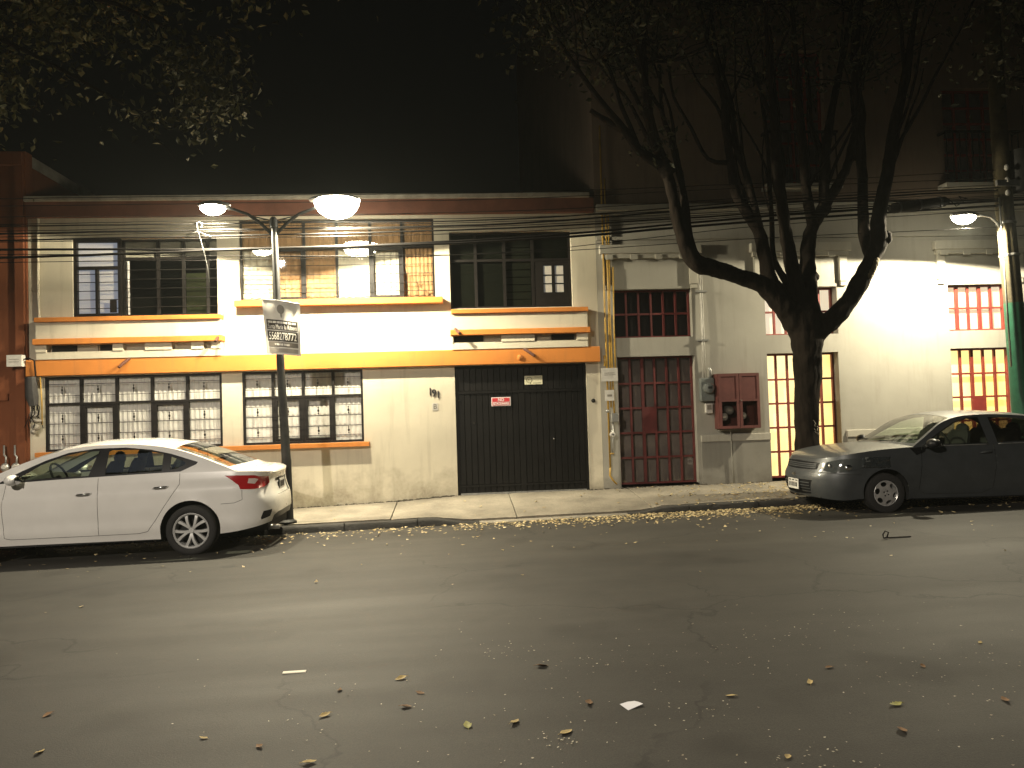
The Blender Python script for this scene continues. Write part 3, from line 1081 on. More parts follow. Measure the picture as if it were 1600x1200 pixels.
for q_ in ((GX0, GX0 + 0.2, 0.341, 12, -0.3, 12.99), (GX1 - 0.2, GX1, 0.341, 12, -0.3, 12.99), (GX0, GX1, 12.001, 12.2, -0.3, 12.99)):
    MB().box(*q_).build('side_wall', M_UPPER, gb)
MB().box(GX0 + 0.2, GX1 - 0.2, 0.34, 11.9, 12.8, 12.98).build('roof', M_COPING, gb)
# cornice and string course
piece('cornice', GX0 + 0.005, GX1, -0.14, -0.001, 4.84, 4.95, M_GREYTRIM, gb, bevel=0.01)
piece('cornice_moulding', GX0 + 0.007, GX1, -0.09, -0.001, 4.78, 4.838, M_GREYTRIM, gb)
piece('string_course', GX0 + 0.006, GX1, -0.06, -0.001, 4.36, 4.41, M_GREYWALL, gb)
# window hoods with slots and end corbels
for x0, x1 in ((2.60, 4.34), (5.21, 6.98), (8.50, 10.22), (11.9, 13.5)):
    piece('window_hood', x0, x1, -0.11, -0.001, 4.12, 4.27, M_GREYTRIM, gb, bevel=0.006)
    piece('hood_moulding', x0 + 0.04, x1 - 0.04, -0.08, -0.001, 4.045, 4.118, M_GREYTRIM, gb)
    k = 0
    x = x0 + 0.10
    while x < x1 - 0.1:
        piece('dentil', x, x + 0.12, -0.105, -0.082, 4.02, 4.10, M_GREYTRIM, gb)
        x += 0.42
    for a in (x0 + 0.06, x1 - 0.20):
        piece('corbel', a, a + 0.14, -0.06, -0.001, 3.60, 4.043, M_GREYTRIM, gb, bevel=0.008)
        piece('corbel_foot', a + 0.01, a + 0.13, -0.045, -0.001, 3.52, 3.598, M_GREYTRIM, gb, bevel=0.01)
# plinths with a pale capping band
for a, b in ((4.24, 5.44), (6.80, 8.70), (9.95, 12.05)):
    piece('plinth', a, b, -0.035, -0.001, -0.1, 0.915, M_PLINTH, gb)
    piece('plinth_cap', a - 0.005, b + 0.005, -0.05, -0.001, 0.917, 1.035, M_GREYTRIM, gb, bevel=0.006)
for (x0, x1, z0, z1) in doors:
    MB().box(x0, x1, 0.0, 0.34, -0.2, z0).build('threshold', M_CONC, gb)
# spandrel panels between door and window, slightly recessed, come from the wall itself
M_WARM = emit_pane('warm_lit_curtain', (1.0, 0.82, 0.42), 1.7, (1.0, 0.62, 0.15), 0.8)
M_LAMPLIT = emit_pane('lamplit_glow_curtain', (1.0, 0.88, 0.66), 1.0, (0.9, 0.72, 0.45), 1.2)  # glow painted in for street-lamp light falling on these blinds
M_DIM = mat('dim_pane_back', (0.19, 0.155, 0.14), 0.5, var=0.4, vscale=2.0)
M_DIM2 = mat('dark_pane_back', (0.02, 0.013, 0.013), 0.5)
grng = random.Random(77)

def red_lattice(name, hole, cols, rows, y, frame_mt, back_mt, lock=None, wide=None, bar=0.0165):
    x0, x1, z0, z1 = hole
    mb = ring(MB(), x0 + 0.002, x1 - 0.002, z0 + 0.002, z1 - 0.002, y - 0.03, y + 0.03, 0.03)
    w = mb.build(name, frame_mt, gb)
    xs = [x0 + 0.03 + (x1 - x0 - 0.06) * i / cols for i in range(cols + 1)]
    zs = [z0 + 0.03 + (z1 - z0 - 0.06) * i / rows for i in range(rows + 1)]
    for i, x in enumerate(xs[1:-1]):
        ww = bar * (1.5 if wide and (i + 1) in wide else 1.0)
        piece('mullion', x - ww, x + ww, y - 0.022, y + 0.022, z0 + 0.031, z1 - 0.031, frame_mt, w)
    for z in zs[1:-1]:
        piece('glazing_bar', x0 + 0.031, x1 - 0.031, y - 0.019, y + 0.019, z - bar, z + bar, frame_mt, w)
    for i in range(cols):
        for j in range(rows):
            piece('pane', xs[i], xs[i + 1], y - 0.003, y + 0.003, zs[j], zs[j + 1], M_GLASS, w)
            if lock and (i, j) in lock:
                piece('lock_plate', xs[i] + bar, xs[i + 1] - bar, y - 0.02, y - 0.006, zs[j] + bar, zs[j + 1] - bar, frame_mt, w)
    piece('curtain', x0, x1, y + 0.06, y + 0.065, z0, z1, back_mt, w)
    return w

red_lattice('door', doors[0], 6, 5, 0.15, M_REDDARK, M_DIM, lock=[(2, 2)], wide=(2,))
red_lattice('door', doors[1], 6, 5, 0.20, M_RED, M_WARM)
red_lattice('door', doors[2], 5, 5, 0.12, M_RED, M_WARM, lock=[(2, 2)], wide=(2,))
red_lattice('window', wins[0], 6, 2, 0.15, M_REDDARK, M_DIM2)
red_lattice('window', wins[1], 6, 2, 0.20, M_RED, M_LAMPLIT)
red_lattice('window', wins[2], 5, 2, 0.13, M_RED, M_LAMPLIT, wide=(1, 3))
red_lattice('door', doors[3], 5, 5, 0.15, M_RED, M_DIM)
red_lattice('window', wins[3], 5, 2, 0.15, M_RED, M_DIM2)
for u in ups:
    red_lattice('window', u, 4, 6, 0.15, M_RED, M_DIM)
for (x0, x1, z0, z1) in doors + wins + ups:
    MB().box(x0 - 0.02, x1 + 0.02, 0.341, 0.36, z0 - 0.02, z1 + 0.02).build('backing', M_BLACK, gb)
# french-balcony railings at the upper windows
for (x0, x1, z0, z1) in ups[:3]:
    rl = MB().box(x0 - 0.12, x1 + 0.12, -0.2, -0.17, z0 + 0.88, z0 + 0.92).box(x0 - 0.12, x1 + 0.12, -0.2, -0.17, z0 + 0.04, z0 + 0.07)
    rl.box(x0 - 0.12, x0 - 0.09, -0.17, -0.001, z0 + 0.88, z0 + 0.92).box(x1 + 0.09, x1 + 0.12, -0.17, -0.001, z0 + 0.88, z0 + 0.92)
    r_ = rl.build('balcony_railing', M_IRON, gb)
    x = x0 - 0.08
    while x < x1 + 0.1:
        piece('baluster', x - 0.008, x + 0.008, -0.193, -0.177, z0 + 0.071, z0 + 0.879, M_IRON, r_)
        x += 0.12
    piece('balcony_slab', x0 - 0.15, x1 + 0.15, -0.24, -0.001, z0 - 0.08, z0 + 0.0, M_GREYTRIM, gb)

# ------------------------------------------------------------------ services on the grey building
gp = thing('gas_pipes', (2.70, -0.08, 0.3), 'bundle of yellow gas pipes with meters at the grey building corner', 'gas pipes')
for k, (x, zb, zt, r) in enumerate(((2.655, 0.55, 6.3, 0.016), (2.705, 1.55, 5.4, 0.014), (2.755, 1.30, 4.9, 0.014), (2.80, 2.05, 3.9, 0.012))):
    dx = 0.02 * math.sin(k * 2.1)
    MB().tube([(x, -0.07, zb), (x + dx, -0.075, (zb + zt) / 2), (x + 0.02, -0.06, zt)], r, 8).build('pipe', M_YPIPE, gp, smooth=True)
MB().tube([(2.655, -0.07, 0.56), (2.645, -0.07, 0.42), (2.70, -0.06, 0.33), (2.76, -0.05, 0.27)], 0.015, 8).build('pipe', M_YPIPE, gp, smooth=True)
MB().tube([(2.66, -0.08, 0.78), (2.72, -0.08, 0.78)], 0.013, 8).build('pipe', M_YPIPE, gp, smooth=True)
MB().tube([(2.62, -0.07, 2.42), (2.62, -0.08, 2.24)], 0.017, 8).build('pipe', M_YPIPE, gp, smooth=True)
piece('label_board', 2.55, 2.825, -0.125, -0.105, 1.985, 2.205, M_WHITEBOX, gp)
piece('label_board', 2.60, 2.75, -0.125, -0.105, 1.66, 1.84, M_WHITEBOX, gp)
piece('meter_body', 2.68, 2.81, -0.17, -0.08, 1.30, 1.45, M_STEEL, gp, bevel=0.015)
MB().lathe([(0.0, -0.17), (0.035, -0.17), (0.045, -0.15), (0.045, -0.1)], 'y', (2.70, 0, 1.10), 16).build('regulator', M_WHITEBOX, gp, smooth=40)
MB().lathe([(0.0, -0.175), (0.014, -0.175), (0.014, -0.17)], 'y', (2.70, 0, 1.10), 10).build('regulator_cap', M_BLACKINK, gp)
MB().tube([(2.715, -0.1, 1.3), (2.705, -0.1, 0.98), (2.70, -0.09, 0.80)], 0.014, 8).build('pipe', M_STEEL, gp, smooth=True)
MB().ellipsoid((2.63, -0.12, 1.49), (0.028, 0.025, 0.03), 10, 8).build('valve', M_STEEL, gp, smooth=True)
for z in (2.12, 2.09):
    s = MB()
    x = 2.60
    while x < 2.77:
        wv = grng.uniform(0.008, 0.02)
        s.quad((x, -0.1265, z - 0.006), (x + wv, -0.1265, z - 0.006), (x + wv, -0.1265, z + 0.006), (x, -0.1265, z + 0.006))
        x += wv + 0.006
    s.build('small_print', MATS['faded_print'], gp)
piece('small_print', 2.635, 2.715, -0.128, -0.126, 1.73, 1.765, MATS['faded_print'], gp)

em_ = thing('electric_meter', (4.35, -0.08, 1.8), 'grey electric meter box with twin conduits beside the red cabinet', 'electric meter')
M_METER = mat('meter_grey', (0.16, 0.175, 0.165), 0.5, var=0.2, vscale=12)
piece('box', 4.235, 4.475, -0.10, -0.002, 1.60, 1.995, M_METER, em_, bevel=0.012)
MB().lathe([(0.0, -0.20), (0.06, -0.20), (0.085, -0.18), (0.09, -0.10)], 'y', (4.36, 0, 1.82), 20).build('dial_dome', M_METER, em_, smooth=40)
MB().lathe([(0.075, -0.192), (0.088, -0.185), (0.088, -0.165)], 'y', (4.36, 0, 1.82), 20, a0=-1.2, a1=1.0).build('dome_rim', M_CHROME, em_, smooth=True)
piece('dial', 4.33, 4.40, -0.206, -0.2005, 1.81, 1.85, M_BLACKINK, em_)
MB().tube([(4.30, -0.04, 1.99), (4.315, -0.05, 2.6), (4.31, -0.04, 3.78)], 0.014, 8).build('conduit', M_WHITEBOX, em_, smooth=True)
MB().tube([(4.355, -0.04, 1.99), (4.345, -0.05, 2.6), (4.345, -0.04, 3.74)], 0.010, 8).build('conduit', M_WHITEBOX, em_, smooth=True)
MB().tube([(4.43, -0.05, 1.99), (4.43, -0.05, 2.12), (4.41, -0.05, 2.17)], 0.025, 8).build('conduit_head', M_STEEL, em_, smooth=True)
for z in (2.62, 3.45):
    piece('clip', 4.24, 4.42, -0.068, -0.001, z, z + 0.03, M_STEEL, em_)
br = thing('breaker_box', (4.38, -0.03, 1.48), 'small white breaker box under the electric meter', 'breaker box')
piece('box', 4.32, 4.445, -0.07, -0.002, 1.395, 1.565, M_WHITEBOX, br, bevel=0.008)
piece('cover', 4.345, 4.42, -0.075, -0.0705, 1.46, 1.54, MATS['faded_print'], br)

cb = thing('meter_cabinet', (4.84, -0.08, 1.6), 'dark red steel cabinet holding gas meters on the grey wall', 'cabinet')
x0, x1, z0, z1 = 4.49, 5.20, 1.13, 2.055
M_CABR = mat('cabinet_red', (0.13, 0.042, 0.036), 0.55, var=0.25, vscale=6)
sh = MB().box(x0, x0 + 0.03, -0.22, -0.002, z0, z1).box(x1 - 0.03, x1, -0.22, -0.002, z0, z1).box(x0 + 0.03, x1 - 0.03, -0.22, -0.002, z1 - 0.03, z1).box(x0 + 0.03, x1 - 0.03, -0.22, -0.002, z0, z0 + 0.03)
sh.box(x0 + 0.03, x1 - 0.03, -0.02, -0.003, z0 + 0.03, z1 - 0.03)
sh.build('shell', M_CABR, cb)
xm = (x0 + x1) / 2
for a, b in ((x0 + 0.005, xm - 0.004), (xm + 0.004, x1 - 0.005)):
    d = ring(MB(), a, b, z0 + 0.005, z1 - 0.005, -0.245, -0.222, 0.045)
    d.box(a + 0.045, b - 0.045, -0.244, -0.223, 1.585, 1.625)
    dd = d.build('door', M_CABR, cb)
    piece('panel', a + 0.045, b - 0.045, -0.236, -0.228, 1.626, z1 - 0.05, M_CABR, dd)
    piece('pane', a + 0.045, b - 0.045, -0.236, -0.233, z0 + 0.05, 1.584, thin_glass('cabinet_glass', (0.9, 0.88, 0.86)), dd)
MB().ellipsoid((xm + 0.03, -0.25, 1.60), (0.012, 0.012, 0.012), 8, 6).build('knob', M_CHROME, cb, smooth=True)
for (x, z, r) in ((4.59, 1.33, 0.07), (4.69, 1.44, 0.075), (4.92, 1.34, 0.06)):
    mm = MB().lathe([(0.0, -0.205), (r * 0.8, -0.205), (r, -0.18), (r, -0.06)], 'y', (x, 0, z), 18).build('gas_meter_dial', M_STEEL, cb, smooth=40)
    piece('dial_plate', x - 0.03, x + 0.03, -0.21, -0.206, z - 0.015, z + 0.015, M_WHITEBOX, mm)
dr = thing('drain_conduit', (4.72, -0.05, 0.2), 'thin grey conduit running down the plinth from the red cabinet', 'conduit')
MB().tube([(4.52, -0.07, 1.10), (4.70, -0.07, 1.115), (4.74, -0.065, 1.08), (4.745, -0.065, 0.6), (4.755, -0.065, 0.20)], 0.012, 8).build('pipe', mat('grey_conduit', (0.25, 0.24, 0.21), 0.6), dr, smooth=True)

# ------------------------------------------------------------------ street lamps
def emission(name, col, s):
    if name in MATS:
        return MATS[name]
    mt = bpy.data.materials.new(name)
    mt.use_nodes = True
    b = mt.node_tree.nodes['Principled BSDF']
    b.inputs['Base Color'].default_value = (0.8, 0.8, 0.8, 1)
    b.inputs['Emission Color'].default_value = (*col, 1)
    b.inputs['Emission Strength'].default_value = s
    MATS[name] = mt
    return mt

M_LENS = emission('lit_lamp_lens', (1.0, 0.90, 0.66), 25.0)

M_LENS_BIG = emission('lit_bowl_lens', (1.0, 0.92, 0.70), 60.0)

def luminaire(parent, c, ax, size, power, color, half, blend, tilt_dir, radius=0.06, bowl=0.0):
    """cobra-head housing at c, long axis ax (unit xy vector), with a lit bowl underneath"""
    c = Vector(c)
    a = Vector((ax[0], ax[1], 0)).normalized()
    s = Vector((-a.y, a.x, 0))
    L, Wd, Hh = size
    prof = [(-0.5, 0.25, 0.25), (-0.42, 0.5, 0.6), (-0.2, 0.9, 0.95), (0.1, 1.0, 1.0), (0.35, 0.85, 0.8), (0.5, 0.45, 0.35)]
    rows = []
    for t, w, h in prof:
        row = []
        for k in range(12):
            th = 2 * math.pi * k / 12
            zz = math.sin(th)
            p = c + a * (t * L) + s * (math.cos(th) * w * Wd / 2) + Vector((0, 0, (zz * h * Hh * ((0.9 - 0.55 * bowl) if zz > 0 else 0.25))))
            row.append(p)
        row.append(row[0])
        rows.append(row)
    hb = MB().grid(rows)
    head = hb.build('lamp_head', M_STEEL, parent, smooth=True)
    lens = MB()
    rw = []
    for k in range(16):
        th = 2 * math.pi * k / 16
        rr = []
        for i in range(7):
            t = math.pi / 2 * i / 6
            p = c + a * (L * 0.05 + math.cos(th) * math.cos(t) * L * (0.40 + 0.06 * bowl)) + s * (math.sin(th) * math.cos(t) * Wd * (0.44 + 0.1 * bowl)) - Vector((0, 0, Hh * (0.10 - 0.1 * bowl) + math.sin(t) * Hh * (0.75 + 0.65 * bowl)))
            rr.append(p)
        rw.append(rr)
    lens.grid(rw, closed_u=True)
    lens.build('lens', M_LENS_BIG if bowl else M_LENS, head, smooth=True)
    ld = bpy.data.lights.new('lamp_light', 'SPOT')
    ld.energy = power
    ld.color = color
    ld.spot_size = R(half * 2)
    ld.spot_blend = blend
    ld.shadow_soft_size = radius
    lo = bpy.data.objects.new('lamp_light', ld)
    COL.objects.link(lo)
    lo.parent = parent
    lo.location = c - Vector((0, 0, Hh * (1.25 + 0.35 * bowl))) - root_loc(parent)
    lo.rotation_euler = Vector(tilt_dir).to_track_quat('-Z', 'Y').to_euler()
    return head

sl = thing('street_lamp', (-2.34, -1.42, 0.05), 'dark twin-armed street lamp standing behind the white car', 'street lamp')
PY = -1.42
MB().lathe([(0.13, -0.02), (0.13, 0.02), (0.085, 0.05), (0.075, 0.5), (0.07, 0.9)], 'z', (-2.335, PY, 0.05), 16).build('base', M_POLE, sl, smooth=40)
MB().tube([(-2.335, PY, 0.9), (-2.385, PY, 2.2), (-2.44, PY, 4.40)], [0.066, 0.056, 0.044], 14).build('pole', M_POLE, sl, smooth=40)
MB().tube([(-2.44, PY, 4.30), (-2.445, PY, 4.42), (-2.446, PY, 4.46)], [0.06, 0.06, 0.03], 12).build('pole_cap', M_POLE, sl, smooth=40)
for sx in (-1, 1):
    MB().tube([(-2.44 + 0.04 * sx, PY, 4.22), (-2.44 + 0.20 * sx, PY, 4.38), (-2.44 + 0.36 * sx, PY, 4.50), (-2.44 + 0.56 * sx, PY, 4.575), (-2.44 + 0.72 * sx, PY, 4.61)], [0.026, 0.024, 0.022, 0.02, 0.02], 10).build('arm', M_POLE, sl, smooth=True)
    MB().tube([(-2.44, PY, 4.40), (-2.44 + 0.30 * sx, PY, 4.47)], 0.009, 6).build('tie_rod', M_POLE, sl, smooth=True)
luminaire(sl, (-3.27, PY, 4.63), (-1, 0), (0.44, 0.24, 0.12), LAMP_POWER * 0.9, LAMP_WARM, 88, 0.05, (-0.18, -0.20, -0.95), bowl=0.5)
luminaire(sl, (-1.57, PY, 4.70), (1, 0), (0.72, 0.46, 0.20), LAMP_POWER * 1.65, LAMP_WARM, 88, 0.05, (0.16, -0.19, -0.96), bowl=1.0)  # bowl oversized to stand for this lamp's glare

# banner hung on the pole
bn = thing('pole_banner', (-2.36, PY - 0.09, 2.4), 'white and black telephone-number banner tied to the lamp pole', 'banner')
M_VINYL = mat('banner_vinyl', (0.82, 0.79, 0.71), 0.55, var=0.12, vscale=6)
M_VBLACK = mat('banner_black', (0.03, 0.024, 0.018), 0.5)
M_VGREY = mat('banner_grey', (0.17, 0.15, 0.125), 0.55)
BT = [(-2.62, 3.265), (-2.09, 3.185), (-2.09, 2.43), (-2.565, 2.475)]  # corners, clockwise from the top left

def bpt(u, v, lift=0.0):
    """banner surface: u across, v down"""
    (ax, az), (bx, bz), (cx, cz), (dx, dz) = BT
    x = (ax * (1 - u) + bx * u) * (1 - v) + (dx * (1 - u) + cx * u) * v
    z = (az * (1 - u) + bz * u) * (1 - v) + (dz * (1 - u) + cz * u) * v
    y = PY - 0.075 + 0.03 * math.cos(u * 6.28) - 0.012 * math.sin(v * 7 + u * 4)
    return (x, y - lift, z)

rows = [[bpt(i / 16, j / 12) for j in range(13)] for i in range(17)]
sheet = MB().grid(rows)
rows = [[bpt(i / 16, j / 12, -0.004) for j in range(13)] for i in range(17)]
sheet.grid(rows)
sheet.build('sheet', M_VINYL, bn, smooth=True)

def bpatch(name, u0, u1, v0, v1, mt, lift=0.003):
    MB().grid([[bpt(u0 + (u1 - u0) * i / 12, v0 + (v1 - v0) * j / 4, lift) for j in range(5)] for i in range(13)]).build(name, mt, bn, smooth=True)

bpatch('black_field', 0.07, 0.93, 0.36, 0.545, M_VBLACK)
bpatch('black_field', 0.07, 0.93, 0.565, 0.755, M_VBLACK)
bpatch('grey_field', 0.08, 0.93, 0.77, 0.86, M_VGREY)
bpatch('grey_field', 0.09, 0.93, 0.885, 0.965, mat('banner_pale_grey', (0.34, 0.31, 0.27), 0.6))

def btext(body, u0, u1, v, h, mt):
    me = text_mesh(body, 1.0, 0.0)
    xs_ = [q.co.x for q in me.vertices]
    ys_ = [q.co.y for q in me.vertices]
    a, b, c, d = min(xs_), max(xs_), min(ys_), max(ys_)
    for q in me.vertices:
        u = u0 + (u1 - u0) * (q.co.x - a) / (b - a)
        vv = v - h * ((q.co.y - c) / (d - c) - 0.5)
        q.co = Vector(bpt(u, vv, 0.006)) - root_loc(bn)
    me.materials.clear()
    me.materials.append(mt)
    link('lettering', me, None, bn)

btext('Santa María la Ribera', 0.10, 0.91, 0.485, 0.085, M_VINYL)
btext('5568278772', 0.11, 0.90, 0.66, 0.14, M_VINYL)
s = random.Random(4)
for v, mt_, u0, u1 in ((0.405, M_VINYL, 0.11, 0.88), (0.815, M_VINYL, 0.28, 0.68)):
    mb = MB()
    u = u0
    while u < u1:
        wv = s.uniform(0.02, 0.045)
        mb.quad(bpt(u, v - 0.02, 0.006), bpt(u + wv, v - 0.02, 0.006), bpt(u + wv, v + 0.018, 0.006), bpt(u, v + 0.018, 0.006))
        u += wv + s.choice((0.008, 0.008, 0.025))
    mb.build('small_print', mt_, bn)
mb = MB()
for k in range(14):                        # faded emblem
    a, b = 2 * math.pi * k / 14, 2 * math.pi * (k + 1) / 14
    mb.quad(bpt(0.5, 0.16, 0.003), bpt(0.5 + 0.10 * math.cos(a), 0.16 + 0.085 * math.sin(a), 0.003), bpt(0.5 + 0.10 * math.cos(b), 0.16 + 0.085 * math.sin(b), 0.003))
mb.quad(bpt(0.48, 0.22, 0.003), bpt(0.53, 0.22, 0.003), bpt(0.52, 0.31, 0.003), bpt(0.49, 0.31, 0.003))
mb.build('faded_emblem', mat('banner_emblem', (0.30, 0.28, 0.24), 0.6), bn)
MB().tube([bpt(i / 10, 0.0, 0.004) for i in range(11)], 0.006, 6).build('hem_rod', M_STEEL, bn, smooth=True)
for z in (3.20, 2.50):
    MB().lathe([(0.062, z - 0.012), (0.066, z), (0.062, z + 0.012)], 'z', (-2.395, PY, 0), 14).build('tie', M_WHITEBOX, bn, smooth=True)

# concrete utility pole painted green at its foot, with its own lamp
up = thing('utility_pole', (9.1, -1.2, 0.12), 'concrete utility pole with a green foot behind the dark car', 'utility pole')
M_CONPOLE = mat('pole_concrete', (0.055, 0.043, 0.018), 0.85, var=0.45, vscale=8, bump=0.3)
M_GREEN = mat('green_pole_paint', (0.012, 0.085, 0.045), 0.5, var=0.3, vscale=8)
MB().tube([(9.105, -1.2, 0.0), (9.085, -1.2, 1.3), (9.03, -1.2, 3.02)], [0.155, 0.15, 0.142], 18).build('painted_foot', M_GREEN, up, smooth=40)
MB().tube([(9.0305, -1.2, 3.0), (8.96, -1.2, 4.5), (8.93, -1.2, 6.0), (8.90, -1.2, 9.5)], [0.139, 0.13, 0.12, 0.10], 18).build('shaft', M_CONPOLE, up, smooth=40)
MB().tube([(8.86, -1.3, 2.0), (8.83, -1.3, 3.4), (8.80, -1.3, 4.7)], 0.014, 8).build('conduit', M_STEEL, up, smooth=True)
for z, x in ((3.78, 9.0), (4.30, 8.97)):
    MB().lathe([(0.142, z - 0.02), (0.148, z), (0.142, z + 0.02)], 'z', (x, -1.2, 0), 18).build('strap', M_STEEL, up, smooth=True)
piece('crossarm', 8.72, 9.15, -1.38, -1.33, 4.86, 4.95, M_STEEL, up)
for z in (4.75, 4.95, 5.15):
    MB().ellipsoid((8.90, -1.36, z), (0.035, 0.035, 0.05), 8, 6).build('insulator', M_WHITEBOX, up, smooth=True)
MB().tube([(8.87, -1.23, 4.16), (8.80, -1.23, 4.30), (8.70, -1.22, 4.40), (8.58, -1.22, 4.425), (8.46, -1.22, 4.42)], 0.02, 10).build('lamp_arm', M_STEEL, up, smooth=True)
luminaire(up, (8.27, -1.22, 4.42), (-1, 0), (0.46, 0.24, 0.12), LAMP_POWER * 1.2, LAMP_WARM, 88, 0.05, (-0.06, -0.22, -0.97), bowl=0.5)
# transformer high on the pole, at the photo's edge
MB().tube([(9.25, -1.25, 4.75), (9.25, -1.25, 5.45)], 0.20, 16).build('transformer', M_POLE, up, smooth=40)

# lamp on the other pavement, behind where the photograph was taken: it lights the street front
fl_ = thing('street_lamp', (-6.0, -17.0, 0.0), 'tall street lamp on the opposite pavement', 'street lamp')
MB().tube([(-6.0, -17.0, -0.1), (-6.0, -17.0, 4.0), (-6.0, -17.0, 7.1)], [0.10, 0.085, 0.06], 14).build('pole', M_POLE, fl_, smooth=40)
MB().tube([(-6.0, -17.0, 7.0), (-6.0, -16.6, 7.25), (-6.0, -16.1, 7.35)], 0.03, 10).build('arm', M_STEEL, fl_, smooth=True)
luminaire(fl_, (-6.0, -15.9, 7.36), (0, 1), (0.6, 0.32, 0.16), FRONT_POWER, LAMP_SOFT, 77, 0.22, (0.03, 0.05, -0.99), radius=0.15)

# ------------------------------------------------------------------ trees
def smooth_path(pts, sub=3):
    out = []
    n = len(pts)
    for i in range(n - 1):
        p0, p1, p2, p3 = (np.array(pts[max(i - 1, 0)]), np.array(pts[i]), np.array(pts[i + 1]), np.array(pts[min(i + 2, n - 1)]))
        for k in range(sub):
            t = k / sub
            out.append(0.5 * ((2 * p1) + (-p0 + p2) * t + (2 * p0 - 5 * p1 + 4 * p2 - p3) * t * t + (-p0 + 3 * p1 - 3 * p2 + p3) * t ** 3))
    out.append(np.array(pts[-1]))
    return out

def limb(parent, name, pts, n=10, mt=None, seed=0, wob=0.07, slim=0.88):
    sp = smooth_path(pts)
    rg = random.Random(seed)
    path = [tuple(q[:3]) for q in sp]
    rad = [max(0.008, slim * q[3] * (1 + rg.uniform(-0.06, 0.08))) for q in sp]
    return MB().tube(path, rad, n, wob=wob, rng=rg).build(name, mt or M_BARK, parent, smooth=True)

def leaf_mat(name, c1, c2):
    if name in MATS:
        return MATS[name]
    mt = bpy.data.materials.new(name)
    mt.use_nodes = True
    nt = mt.node_tree
    b = nt.nodes['Principled BSDF']
    b.inputs['Roughness'].default_value = 0.6
    b.inputs['Transmission Weight'].default_value = 0.0
    geo = nt.nodes.new('ShaderNodeNewGeometry')
    rp = nt.nodes.new('ShaderNodeValToRGB')
    rp.color_ramp.elements[0].color = (*c1, 1)
    rp.color_ramp.elements[1].color = (*c2, 1)
    nt.links.new(geo.outputs['Random Per Island'], rp.inputs[0])
    nt.links.new(rp.outputs[0], b.inputs['Base Color'])
    MATS[name] = mt
    return mt

M_LEAF = leaf_mat('dark_green_leaf', (0.018, 0.022, 0.007), (0.050, 0.050, 0.014))

def leaf_quads(mb, centre, spread, count, size, rg, droop=0.3):
    cx, cy, cz = centre
    for _ in range(count):
        p = Vector((cx + rg.gauss(0, spread[0]), cy + rg.gauss(0, spread[1]), cz + rg.gauss(0, spread[2])))
        d = Vector((rg.uniform(-1, 1), rg.uniform(-1, 1), rg.uniform(-1, 0.5) - droop)).normalized()
        s = d.cross(Vector((rg.uniform(-1, 1), rg.uniform(-1, 1), rg.uniform(-1, 1)))).normalized()
        L = size * rg.uniform(0.7, 1.35)
        w = L * rg.uniform(0.22, 0.34)
        nrm = d.cross(s) * (L * 0.12)
        mb.quad(p, p + d * L * 0.45 + s * w + nrm, p + d * L, p + d * L * 0.45 - s * w + nrm)

